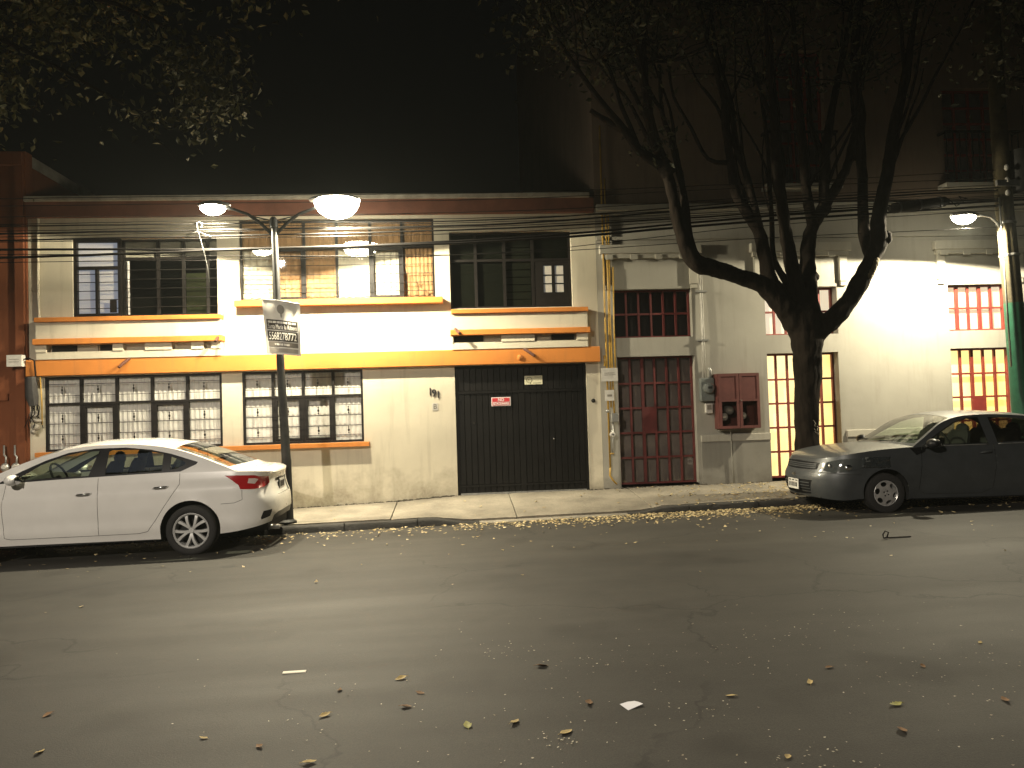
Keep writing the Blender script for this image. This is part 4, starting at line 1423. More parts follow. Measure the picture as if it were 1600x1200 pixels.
TREE = {
 'trunk': [(5.5, -1.2, 0.0, 0.31), (5.5, -1.2, 0.32, 0.267), (5.52, -1.2, 0.63, 0.228), (5.53, -1.2, 1.23, 0.208), (5.57, -1.2, 1.82, 0.219), (5.59, -1.2, 2.32, 0.249), (5.57, -1.2, 2.72, 0.30), (5.56, -1.2, 3.02, 0.26)],
 'rlimb': [(5.6, -1.2, 2.55, 0.22), (5.81, -1.24, 2.70, 0.199), (6.02, -1.28, 2.85, 0.169), (6.27, -1.32, 3.14, 0.159), (6.47, -1.35, 3.48, 0.149), (6.62, -1.39, 3.77, 0.139), (6.7, -1.43, 3.98, 0.148), (6.66, -1.47, 4.25, 0.128), (6.73, -1.51, 4.63, 0.118), (6.86, -1.55, 5.22, 0.108), (6.96, -1.58, 5.8, 0.098), (7.13, -1.62, 6.48, 0.079), (7.24, -1.66, 7.16, 0.059), (7.41, -1.7, 7.94, 0.039)],
 'rlimb2': [(6.64, -1.3, 3.81, 0.12), (6.59, -1.21, 4.21, 0.101), (6.64, -1.13, 4.84, 0.091), (6.69, -1.04, 5.49, 0.092), (6.73, -0.96, 6.14, 0.083), (6.74, -0.87, 6.91, 0.073), (6.9, -0.79, 7.7, 0.053), (7.08, -0.7, 8.61, 0.043)],
 'cr': [(5.56, -1.2, 2.92, 0.239), (5.66, -1.15, 3.43, 0.17), (5.7, -1.1, 3.84, 0.131), (5.79, -1.05, 4.21, 0.122), (5.98, -1.0, 4.52, 0.112), (6.29, -0.95, 4.95, 0.092), (6.55, -0.9, 5.38, 0.083), (6.71, -0.85, 5.87, 0.073), (6.82, -0.8, 6.52, 0.052)],
 'crl': [(5.81, -1.1, 4.33, 0.101), (5.69, -1.18, 4.83, 0.09), (5.63, -1.26, 5.31, 0.08), (5.56, -1.34, 5.99, 0.069), (5.5, -1.42, 6.76, 0.049), (5.42, -1.5, 7.72, 0.039)],
 'crr': [(6.06, -1.0, 4.60, 0.091), (6.15, -0.9, 5.33, 0.083), (6.38, -0.7, 6.13, 0.074), (6.7, -0.5, 7.08, 0.054), (7.06, -0.3, 8.17, 0.044)],
 'cl': [(5.51, -1.2, 2.92, 0.199), (5.42, -1.28, 3.31, 0.139), (5.3, -1.35, 3.8, 0.118), (5.2, -1.43, 4.27, 0.108), (5.13, -1.5, 4.65, 0.107), (5.04, -1.57, 5.21, 0.097), (5.0, -1.65, 5.77, 0.077), (4.94, -1.72, 6.52, 0.057), (4.86, -1.8, 7.45, 0.038)],
 'thin': [(5.49, -1.1, 3.24, 0.08), (5.28, -1.02, 3.61, 0.061), (5.22, -0.93, 3.93, 0.051), (5.26, -0.85, 4.52, 0.046), (5.28, -0.77, 4.95, 0.047), (5.32, -0.68, 5.72, 0.042), (5.28, -0.6, 6.6, 0.032)],
 'lm': [(5.44, -1.2, 2.82, 0.219), (5.24, -1.15, 3.18, 0.18), (5.07, -1.11, 3.47, 0.14), (5.03, -1.06, 3.86, 0.121), (4.97, -1.02, 4.25, 0.111), (4.81, -0.97, 4.57, 0.101), (4.65, -0.93, 4.88, 0.092), (4.6, -0.88, 5.44, 0.082), (4.57, -0.84, 5.98, 0.082), (4.54, -0.79, 6.62, 0.062), (4.35, -0.75, 7.48, 0.052), (4.18, -0.7, 8.35, 0.042)],
 'lm2': [(4.97, -1.05, 4.30, 0.07), (4.83, -1.0, 5.09, 0.061), (4.72, -0.84, 5.71, 0.062), (4.73, -0.66, 6.46, 0.052), (4.58, -0.48, 7.39, 0.042), (4.59, -0.3, 8.35, 0.032)],
 'lmt': [(4.60, -0.88, 5.40, 0.051), (4.23, -0.89, 5.46, 0.036), (4.0, -0.82, 5.98, 0.031), (3.75, -0.76, 6.52, 0.026), (3.71, -0.7, 7.02, 0.021)],
 'fl': [(5.44, -1.2, 2.77, 0.239), (5.22, -1.25, 3.04, 0.198), (4.87, -1.31, 3.35, 0.157), (4.43, -1.36, 3.51, 0.137), (4.04, -1.42, 3.62, 0.145), (3.76, -1.47, 3.7, 0.154), (3.61, -1.52, 3.96, 0.125), (3.48, -1.58, 4.35, 0.105), (3.4, -1.63, 4.72, 0.095), (3.28, -1.68, 5.11, 0.104), (3.09, -1.74, 5.6, 0.085), (3.02, -1.79, 6.1, 0.084), (2.93, -1.85, 6.64, 0.065), (2.91, -1.9, 7.37, 0.047)],
 'fl2': [(3.72, -1.5, 3.75, 0.113), (3.65, -1.52, 4.19, 0.076), (3.62, -1.52, 4.64, 0.067), (3.57, -1.48, 5.05, 0.067), (3.49, -1.43, 5.56, 0.058), (3.37, -1.37, 6.03, 0.049), (3.37, -1.3, 6.8, 0.039)],
 'fll': [(3.28, -1.69, 5.09, 0.094), (2.87, -1.88, 5.25, 0.074), (2.62, -2.01, 5.52, 0.064), (2.28, -2.14, 5.86, 0.045), (1.95, -2.27, 6.24, 0.036), (1.63, -2.4, 6.64, 0.026)],
 'flst': [(2.64, -1.99, 5.50, 0.056), (2.37, -1.97, 5.67, 0.046), (2.14, -2.0, 5.8, 0.037)],
}
tree = thing('street_tree', (5.5, -1.2, 0.1), 'big bare-limbed street tree forking in front of the lit red door', 'tree')
FUSED = ('trunk', 'rlimb', 'rlimb2', 'cr', 'cl', 'lm', 'fl', 'fl2')
fm = MB()
for i, (k, pts) in enumerate(TREE.items()):
    if k in FUSED:
        sp = smooth_path(pts, 4)
        fm.tube([tuple(q[:3]) for q in sp], [max(0.03, 0.90 * q[3]) for q in sp], 12, wob=0.10, rng=random.Random(i))
    else:
        limb(tree, 'limb', pts, 9, seed=i)
for c, r in (((5.56, -1.2, 2.75), 0.27), ((5.60, -1.2, 2.95), 0.22), ((5.42, -1.2, 2.95), 0.20), ((5.75, -1.22, 2.68), 0.19)):
    fm.ellipsoid(c, (r, r * 0.9, r * 1.2), 12, 8)
tmp = link('trunk', fm.mesh('trunk', False, root_loc(tree)), M_BARK, tree)
rm = tmp.modifiers.new('union', 'REMESH')
rm.mode = 'VOXEL'
rm.voxel_size = 0.028
sm_ = tmp.modifiers.new('blend', 'SMOOTH')
sm_.factor = 0.5
sm_.iterations = 7
bpy.context.view_layer.update()
fused = bpy.data.meshes.new_from_object(tmp.evaluated_get(bpy.context.evaluated_depsgraph_get()))
tmp.modifiers.clear()
tmp.data = fused
fused.shade_smooth()
from mathutils import noise as mnoise
nrm_ = [v.normal.copy() for v in fused.vertices]
for v, nv in zip(fused.vertices, nrm_):       # bark ridges, stretched along the limbs
    p = v.co
    d = mnoise.noise(Vector((p.x * 16, p.y * 16, p.z * 3.2))) * 0.010 + mnoise.noise(Vector((p.x * 5, p.y * 5, p.z * 4))) * 0.012
    v.co = p + nv * d
# pruned knobs, the pale scar on the lit limb, knots
for c, r in (((6.80, -1.44, 4.03), 0.09), ((6.06, -1.0, 4.62), 0.11), ((5.24, -1.46, 4.55), 0.0), ((3.30, -1.70, 5.05), 0.13), ((5.77, -1.14, 3.50), 0.085)):
    if r:
        kk = MB().ellipsoid(c, (r, r, r * 1.1), 9, 7)
        rg = random.Random(int(c[0] * 100))
        kk.v = [(x + rg.uniform(-.02, .02), y + rg.uniform(-.02, .02), z + rg.uniform(-.02, .02)) for x, y, z in kk.v]
        kk.build('knot', M_BARK, tree, smooth=True)
scar = MB()
rg = random.Random(12)
for i in range(7):
    t = i / 6
    x, z = 6.46 + 0.13 * t, 3.46 + 0.26 * t
    scar.ellipsoid((x + 0.045, -1.47 - 0.03 * math.sin(t * 3.1), z), (0.035 + rg.uniform(0, .02), 0.02, 0.05 + rg.uniform(0, .02)), 7, 5)
scar.build('bark_scar', mat('bare_wood', (0.20, 0.16, 0.09), 0.85, var=0.6, vscale=20), tree, smooth=True)
# carved pale scratches on the trunk
sc = MB()
for k in range(12):
    x, z = 5.57 + rg.uniform(-.02, .06), 1.02 + rg.uniform(0, 0.22)
    sc.tube([(x, -1.412 - 0.002 * k, z), (x + rg.uniform(-.03, .03), -1.413, z + rg.uniform(.01, .05))], 0.0035, 4)
sc.build('scratches', mat('chalk', (0.26, 0.23, 0.18), 0.9), tree)
# the finer upright branches that fan out from the limbs
brg = random.Random(64)
for key, n_ in (('rlimb', 4), ('rlimb2', 3), ('cr', 4), ('crl', 2), ('cl', 4), ('lm', 4), ('lm2', 2), ('fl', 4), ('fl2', 3), ('fll', 3), ('thin', 2), ('crr', 2)):
    pts_ = [q for q in TREE[key] if q[2] > 4.4]
    for q_ in range(n_):
        st = brg.choice(pts_[:-1]) if len(pts_) > 1 else pts_[0]
        fan = (st[0] - 5.3) * 0.16 + brg.uniform(-0.35, 0.35)
        d_ = Vector((fan, brg.uniform(-0.35, 0.35), 1.0)).normalized()
        p_ = Vector(st[:3])
        r0_ = min(st[3] * 0.55, 0.045) * brg.uniform(0.6, 1.0)
        path_ = [(*p_, r0_)]
        m_n = brg.randint(5, 8)
        for i in range(m_n):
            d_ = (d_ + Vector((brg.uniform(-.22, .22) + fan * 0.05, brg.uniform(-.22, .22), brg.uniform(-.05, .12)))).normalized()
            p_ = p_ + d_ * brg.uniform(0.28, 0.45)
            path_.append((*p_, r0_ * (1 - 0.8 * (i + 1) / m_n)))
        limb(tree, 'branch', path_, 6, seed=q_, slim=1.0)
# twigs and the leafy crown, thin at its lower edge
rg = random.Random(31)
tips = [(1.7, -2.4, 6.7), (2.9, -1.9, 7.4), (3.4, -1.3, 6.9), (3.7, -.7, 7.1), (4.2, -.7, 8.3), (4.6, -.3, 8.3), (4.86, -1.8, 7.5), (5.3, -.6, 6.8), (5.4, -1.5, 7.7), (7.06, -.3, 8.2), (6.8, -.8, 6.7), (7.1, -.7, 8.6), (7.4, -1.7, 7.9), (2.2, -2.2, 6.4)]
tw = MB()
crown = MB()
for t in tips:
    for k in range(9):
        p = [t]
        d = Vector((rg.uniform(-1, 1), rg.uniform(-1, 1), rg.uniform(0.1, 1))).normalized()
        for i in range(4):
            d = (d + Vector((rg.uniform(-.4, .4), rg.uniform(-.4, .4), rg.uniform(-.35, .25)))).normalized()
            q = Vector(p[-1]) + d * rg.uniform(0.25, 0.45)
            p.append(tuple(q))
            leaf_quads(crown, p[-1], (0.20, 0.20, 0.18), 9, 0.11, rg)
        tw.tube(p, [0.018, 0.014, 0.010, 0.007, 0.004], 5)
for k in range(70):
    c = (rg.uniform(1.4, 8.4), rg.uniform(-3.2, 0.2) - 0.3, rg.uniform(7.6, 9.6))
    leaf_quads(crown, c, (0.40, 0.40, 0.28), 45, 0.12, rg)
for c, n in (((3.15, -1.75, 5.35), 60), ((3.25, -1.7, 5.55), 40), ((2.9, -1.9, 6.0), 30), ((4.9, -1.2, 6.3), 26), ((1.5, -2.5, 6.9), 80), ((2.4, -2.2, 7.0), 80)):
    leaf_quads(crown, c, (0.17, 0.17, 0.14), n, 0.10, rg)
tag(tw.build('twigs', M_BARK, tree, smooth=True), kind='stuff')
crown.build('crown', M_LEAF, tree)

def side_tree(label, base, limbs, clusters, seed, leaf=None):
    t = thing('street_tree', base, label, 'tree')
    r2 = random.Random(seed)
    limb(t, 'trunk', limbs[0], 12, seed=seed)
    for i, l in enumerate(limbs[1:]):
        limb(t, 'limb', l, 9, seed=seed + i)
    cr, twg = MB(), MB()
    for (c, sp, n, sz) in clusters:
        for k in range(max(2, n // 90)):
            o = Vector(c) + Vector((r2.gauss(0, sp[0]), r2.gauss(0, sp[1]), r2.gauss(0, sp[2])))
            twg.tube([tuple(o), tuple(o + Vector((r2.uniform(-.4, .4), r2.uniform(-.3, .3), r2.uniform(-.5, .1))))], [0.01, 0.004], 4)
        leaf_quads(cr, c, sp, n, sz, r2)
    tag(twg.build('twigs', M_BARK, t, smooth=True), kind='stuff')
    cr.build('crown', leaf or M_LEAF, t)
    return t

side_tree('leafy tree whose crown hangs in at the upper left', (-8.6, -1.3, -0.1),
          [[(-8.6, -1.3, -0.1, 0.24), (-8.6, -1.3, 1.5, 0.2), (-8.5, -1.4, 3.4, 0.18), (-8.3, -1.5, 5.0, 0.15), (-8.0, -1.6, 7.0, 0.10), (-7.8, -1.6, 9.0, 0.06)],
           [(-8.3, -1.5, 5.0, 0.11), (-7.6, -1.8, 6.2, 0.09), (-6.2, -2.2, 6.9, 0.06), (-4.6, -2.5, 7.1, 0.035), (-3.4, -2.6, 6.6, 0.02)],
           [(-8.0, -1.6, 6.8, 0.08), (-7.2, -1.2, 7.6, 0.06), (-6.2, -0.9, 8.2, 0.04)],
           [(-6.2, -2.2, 6.9, 0.05), (-5.0, -2.6, 6.2, 0.03), (-4.0, -2.7, 5.6, 0.02)]],
          [((-3.2, -2.6, 6.25), (0.28, 0.25, 0.22), 330, 0.11), ((-3.05, -2.6, 5.7), (0.22, 0.22, 0.25), 300, 0.11), ((-2.65, -2.6, 5.95), (0.22, 0.2, 0.3), 90, 0.1), ((-3.65, -2.6, 5.45), (0.28, 0.2, 0.14), 90, 0.1), ((-2.9, -2.6, 5.65), (0.16, 0.2, 0.1), 60, 0.09), ((-4.7, -2.4, 7.1), (0.5, 0.4, 0.35), 520, 0.11), ((-5.7, -2.2, 7.0), (0.6, 0.5, 0.5), 620, 0.11), ((-5.3, -1.5, 7.8), (0.9, 0.6, 0.5), 800, 0.12), ((-3.3, -2.4, 7.6), (0.8, 0.5, 0.3), 520, 0.12), ((-6.5, -1.8, 6.3), (0.5, 0.5, 0.5), 420, 0.11), ((-7.3, -1.6, 8.0), (1.1, 1.0, 0.7), 1200, 0.13), ((-2.3, -2.6, 7.7), (0.5, 0.4, 0.25), 160, 0.11), ((-6.0, -2.2, 5.9), (0.4, 0.3, 0.25), 200, 0.11)], 41, leaf_mat('lamp_lightened_leaf', (0.03, 0.034, 0.009), (0.08, 0.076, 0.018)))  # leaf colour lightened to stand for lamplight on this crown
side_tree('dark tree reaching in at the upper right above the pole', (11.9, -1.25, 0.1),
          [[(11.9, -1.25, 0.1, 0.27), (11.9, -1.25, 2.5, 0.22), (11.7, -1.3, 4.4, 0.19), (11.6, -1.3, 6.0, 0.15), (11.4, -1.3, 8.5, 0.09)],
           [(11.7, -1.3, 4.4, 0.13), (10.9, -1.6, 5.2, 0.11), (10.1, -1.9, 5.75, 0.09), (9.2, -2.1, 6.1, 0.07), (8.4, -2.2, 6.2, 0.045)],
           [(11.6, -1.3, 5.6, 0.12), (10.8, -1.5, 6.3, 0.10), (9.8, -1.7, 6.75, 0.08), (8.8, -1.8, 7.2, 0.05)],
           [(10.1, -1.9, 5.75, 0.07), (9.6, -2.0, 6.8, 0.05), (9.3, -2.0, 8.0, 0.03)]],
          [((9.3, -1.9, 7.9), (0.9, 0.5, 0.4), 800, 0.12), ((10.6, -1.6, 7.4), (0.8, 0.6, 0.6), 700, 0.12), ((8.3, -2.1, 6.5), (0.4, 0.3, 0.25), 120, 0.11), ((11.4, -1.3, 8.8), (1.1, 1.0, 0.7), 1100, 0.13), ((8.6, -1.8, 8.4), (0.8, 0.5, 0.4), 600, 0.12)], 52)

# ------------------------------------------------------------------ overhead cables
WIRES = [
 [(-6.65,4.43), (-2.73,4.46), (1.04,4.46), (5.03,4.60), (9.70,4.83)],
 [(-6.65,4.34), (-2.73,4.38), (1.04,4.41), (5.03,4.55), (9.70,4.78)],
 [(-6.65,4.25), (-2.74,4.30), (1.03,4.34), (5.03,4.52), (9.70,4.75)],
 [(-6.65,4.20), (-2.74,4.24), (1.03,4.30), (5.02,4.49), (9.70,4.72)],
 [(-6.65,4.07), (-2.74,4.04), (1.03,4.15), (5.02,4.44), (9.69,4.68)],
 [(-6.65,3.95), (-2.74,4.03), (1.03,4.11), (5.02,4.37), (9.69,4.60)],
 [(-6.65,3.89), (-2.74,3.88), (1.02,3.94), (5.02,4.30), (9.68,4.53)],
 [(-6.65,4.40), (-2.73,4.41), (1.04,4.43), (5.03,4.68), (9.70,4.89)],
 [(-6.65,4.30), (-2.73,4.33), (1.03,4.37), (5.03,4.64), (9.70,4.86)],
 [(-6.65,4.17), (-2.74,4.20), (1.03,4.24), (5.02,4.46), (9.69,4.69)],
 [(-6.65,4.00), (-2.74,3.93), (1.02,3.92), (5.01,4.10), (9.67,4.25)],
 [(-6.64,4.81), (-2.72,4.83), (1.05,4.85), (5.04,4.97), (9.72,5.18)],
 [(-6.65,4.70), (-2.73,4.72), (1.05,4.75), (5.04,4.90), (9.71,5.04)],
 [(-6.65,4.54), (-2.73,4.53), (1.04,4.56), (5.03,4.74), (9.71,4.94)],
]
order = sorted(range(len(WIRES)), key=lambda i: -WIRES[i][2][1])
ordw = ['highest', 'second highest', 'third highest', 'fourth highest', 'fifth highest', 'sixth highest', 'seventh highest', 'eighth highest', 'ninth highest', 'tenth highest', 'eleventh highest', 'twelfth highest', 'second lowest', 'lowest']
thick = {4: 0.017, 5: 0.019, 8: 0.014, 3: 0.012, 7: 0.010}
wr = random.Random(8)
for rank, i in enumerate(order):
    w_ = WIRES[i]
    yy = -1.22 - 0.012 * (rank % 5) - (0.03 if i in (4, 5) else 0)
    pts = [(-14.0, yy, w_[0][1] - 0.05, 1)] + [(x, yy, z, 1) for x, z in w_] + [(14.5, yy, w_[-1][1] + 0.12, 1)]
    sp = smooth_path(pts, 9)
    r_ = thick.get(i, 0.0055)
    path = [(q[0], q[1] + wr.uniform(-.002, .002), q[2] + wr.uniform(-.004, .004)) for q in sp]
    tk = 'thick' if r_ > 0.011 else 'thin'
    o = MB().tube(path, r_, 6).build('overhead_cable', M_CABLE, smooth=True)
    tag(o, '%s black overhead cable across the facades, %s where it passes above the gate' % (tk, ordw[rank]), 'cable', 'overhead cables')

spl = thing('splice_case', (7.5, -1.24, 4.6), 'long black splice case lashed to the cables left of the right lamp', 'splice case')
MB().tube([(6.98, -1.27, 4.53), (7.05, -1.27, 4.54), (7.9, -1.27, 4.64), (7.98, -1.27, 4.65)], [0.04, 0.085, 0.08, 0.03], 12).build('case', M_CABLE, spl, smooth=40)
for t in (0.1, 0.5, 0.9):
    x, z = 7.05 + 0.85 * t, 4.54 + 0.10 * t
    MB().tube([(x - 0.015, -1.27, z), (x + 0.015, -1.27, z + 0.004)], 0.09, 12).build('band', M_POLE, spl, smooth=40)
MB().tube([(8.0, -1.27, 4.66), (8.08, -1.29, 4.56), (8.2, -1.3, 4.62), (8.14, -1.28, 4.72), (8.3, -1.26, 4.68)], 0.008, 6).build('slack_loop', M_CABLE, spl, smooth=True)

M_CLAMP = mat('dull_clamp_steel', (0.10, 0.10, 0.095), 0.6, metal=0.3)
hk = thing('cable_clamp', (-3.5, -1.25, 4.2), 'pale cable clamp and dangling wire by the upper left window', 'cable clamp')
MB().tube([(-3.555, -1.29, 4.28), (-3.56, -1.29, 4.42), (-3.53, -1.29, 4.43), (-3.49, -1.29, 4.405), (-3.49, -1.29, 4.37), (-3.53, -1.29, 4.34)], 0.008, 8).build('hook', M_CLAMP, hk, smooth=True)
MB().tube([(-3.72, -1.29, 4.24), (-3.55, -1.29, 4.29), (-3.42, -1.29, 4.235), (-3.36, -1.29, 4.22)], 0.006, 8).build('clamp_bar', M_CLAMP, hk, smooth=True)
MB().tube([(-3.54, -1.29, 4.28), (-3.47, -1.29, 4.0), (-3.42, -1.29, 3.75), (-3.40, -1.28, 3.55)], 0.0025, 6).build('dangling_wire', M_CLAMP, hk, smooth=True)

# ------------------------------------------------------------------ cars
def pin(x, z, poly):
    c = False
    n = len(poly)
    j = n - 1
    for i in range(n):
        xi, zi = poly[i]
        xj, zj = poly[j]
        if (zi > z) != (zj > z) and x < (xj - xi) * (z - zi) / (zj - zi) + xi:
            c = not c
        j = i
    return c

def spline(tab):
    """monotone cubic through (x, v) pairs"""
    X = np.array([t[0] for t in tab], float)
    Y = np.array([t[1] for t in tab], float)
    d = np.diff(Y) / np.diff(X)
    m_ = np.zeros(len(X))
    m_[0], m_[-1] = d[0], d[-1]
    for i in range(1, len(X) - 1):
        m_[i] = 0 if d[i - 1] * d[i] <= 0 else 2 * d[i - 1] * d[i] / (d[i - 1] + d[i])
    def f(x):
        x = min(max(x, X[0]), X[-1])
        i = min(int(np.searchsorted(X, x, 'right')) - 1, len(X) - 2)
        h = X[i + 1] - X[i]
        t = (x - X[i]) / h
        return float((2 * t ** 3 - 3 * t * t + 1) * Y[i] + (t ** 3 - 2 * t * t + t) * h * m_[i] + (-2 * t ** 3 + 3 * t * t) * Y[i + 1] + (t ** 3 - t * t) * h * m_[i + 1])
    return f

def strip_poly(pts, w):
    """a thin band of width w round an open polyline"""
    L, Rr = [], []
    for i, p in enumerate(pts):
        a = np.array(pts[max(i - 1, 0)])
        b = np.array(pts[min(i + 1, len(pts) - 1)])
        t = (b - a) / max(1e-9, np.linalg.norm(b - a))
        nn = np.array((-t[1], t[0])) * w / 2
        L.append(tuple(np.array(p) + nn))
        Rr.append(tuple(np.array(p) - nn))
    return L + Rr[::-1]

def dense(poly, step=0.035, closed=True):
    out = []
    n = len(poly)
    for i in range(n if closed else n - 1):
        a, b = np.array(poly[i], float), np.array(poly[(i + 1) % n], float)
        k = max(1, int(np.linalg.norm(b - a) / step))
        for j in range(k):
            out.append(tuple(a + (b - a) * j / k))
    if not closed:
        out.append(tuple(poly[-1]))
    return out

def cdt_regions(outline, holes, regions, step):
    """triangulate the outline; returns {region name: [tri of 2d points]}; regions: (name, polygon), first match wins, else 'body'"""
    vs, es = [], []
    def add(poly):
        b = len(vs)
        vs.extend(poly)
        n = len(poly)
        es.extend([(b + i, b + (i + 1) % n) for i in range(n)])
    outline = dense(outline, step)
    add(outline)
    for h in holes:
        add(dense(h, step))
    for _, r in regions:
        add(dense(r, step))
    x0, x1 = min(p[0] for p in outline), max(p[0] for p in outline)
    z0, z1 = min(p[1] for p in outline), max(p[1] for p in outline)
    nx, nz = int((x1 - x0) / step), int((z1 - z0) / step)
    for i in range(nx + 1):
        for j in range(nz + 1):
            q = (x0 + (i + 0.5 * (j % 2)) * step + 0.0007, z0 + j * step + 0.0011)
            if pin(q[0], q[1], outline):
                vs.append(q)
    V, E, F, *_ = delaunay_2d_cdt([Vector(p) for p in vs], es, [], 0, 1e-5)
    out = {}
    for f in F:
        c = (V[f[0]] + V[f[1]] + V[f[2]]) / 3
        if not pin(c.x, c.y, outline) or any(pin(c.x, c.y, h) for h in holes):
            continue
        nm = 'body'
        for name, r in regions:
            if pin(c.x, c.y, r):
                nm = name
                break
        out.setdefault(nm, []).append(tuple((V[i].x, V[i].y) for i in f))
    return out

def tris_to_mesh(name, sets, smooth=45):
    """sets: list of (tris2d, mapping fn, flip)"""
    v, f, idx = [], [], {}
    for k, (tris, fn, flip) in enumerate(sets):
        for t in tris:
            ids = []
            for p in t:
                key = (k, round(p[0], 5), round(p[1], 5))
                if key not in idx:
                    idx[key] = len(v)
                    v.append(fn(*p))
                ids.append(idx[key])
            f.append(tuple(ids[::-1] if flip else ids))
    me = bpy.data.meshes.new(name)
    me.from_pydata(v, [], f)
    me.validate()
    me.shade_smooth()
    if smooth:
        me.set_sharp_from_angle(angle=R(smooth))
    return me


class Car:
    def __init__(s, S):
        s.S = S
        pts = []
        W = S['W']
        xr, Lr, nr = S['rear']
        xf, Lf, nf = S['front']
        K = 40
        for i in range(K + 1):
            th = math.pi / 2 * i / K
            pts.append((xr + Lr - Lr * max(0, math.cos(th)) ** (2 / nr), W * math.sin(th) ** (2 / nr)))
        n = int((xf - Lf - xr - Lr) / 0.05)
        for i in range(1, n):
            pts.append((xr + Lr + (xf - Lf - xr - Lr) * i / n, W))
        for i in range(K, -1, -1):
            th = math.pi / 2 * i / K
            pts.append((xf - Lf + Lf * max(0, math.cos(th)) ** (2 / nf), W * math.sin(th) ** (2 / nf)))
        a = np.array(pts)
        d = np.r_[0, np.cumsum(np.hypot(*np.diff(a, axis=0).T))]
        s.sx, s.px, s.py = d, a[:, 0], a[:, 1]
        s.smax = d[-1]
        s.yf, s.zt, s.zb = spline(S['yf']), spline(S['zt']), spline(S['zb'])
        s.dxr, s.dxf = spline(S['dxr']), spline(S['dxf'])

    def s_of_x(s, x):
        return float(np.interp(x, s.px, s.sx))

    def s_rear(s, y):
        k = 41
        return float(np.interp(y, s.py[:k], s.sx[:k]))

    def s_front(s, y):
        return float(np.interp(-y, -s.py[-41:], s.sx[-41:]))

    def P(s, t, z, out=0.0):
        S = s.S
        x = float(np.interp(t, s.sx, s.px))
        y = float(np.interp(t, s.sx, s.py))
        y = y * s.yf(z)
        xr, Lr, _ = S['rear']
        xf, Lf, _ = S['front']
        wr_ = min(1, max(0, (xr + Lr + 0.25 - x) / (Lr + 0.25)))
        wf_ = min(1, max(0, (x - (xf - Lf - 0.25)) / (Lf + 0.25)))
        bump = 0.0
        for xw in S['axles']:
            dd = math.hypot(x - xw, z - S['wheel_r'])
            bump += 0.014 * math.exp(-((dd - S['arch_r'] - 0.01) / 0.045) ** 2)
        yy = y + (bump if y > 0.6 * S['W'] else 0) + out * min(1, y / (0.5 * S['W']))
        return (x + s.dxr(z) * wr_ - out * wr_ ** 3 + s.dxf(z) * wf_ + out * wf_ ** 3, yy, z)

    def edge(s, x):
        """body shoulder at x"""
        return s.P(s.s_of_x(x), s.zt(x))

    def G(s, x, z):
        """greenhouse side"""
        S = s.S
        zb = s.zt(x)
        h = z - zb
        return (x, min(s.edge(x)[1], S['gw']) - 0.012 - S['tumble'] * h - 0.25 * h * h, z)


def lathe_y(parent, name, prof, mt, n=36, local=True):
    return MB().lathe(prof, 'y', (0, 0, 0), n).build(name, mt, parent, smooth=35, local=True)


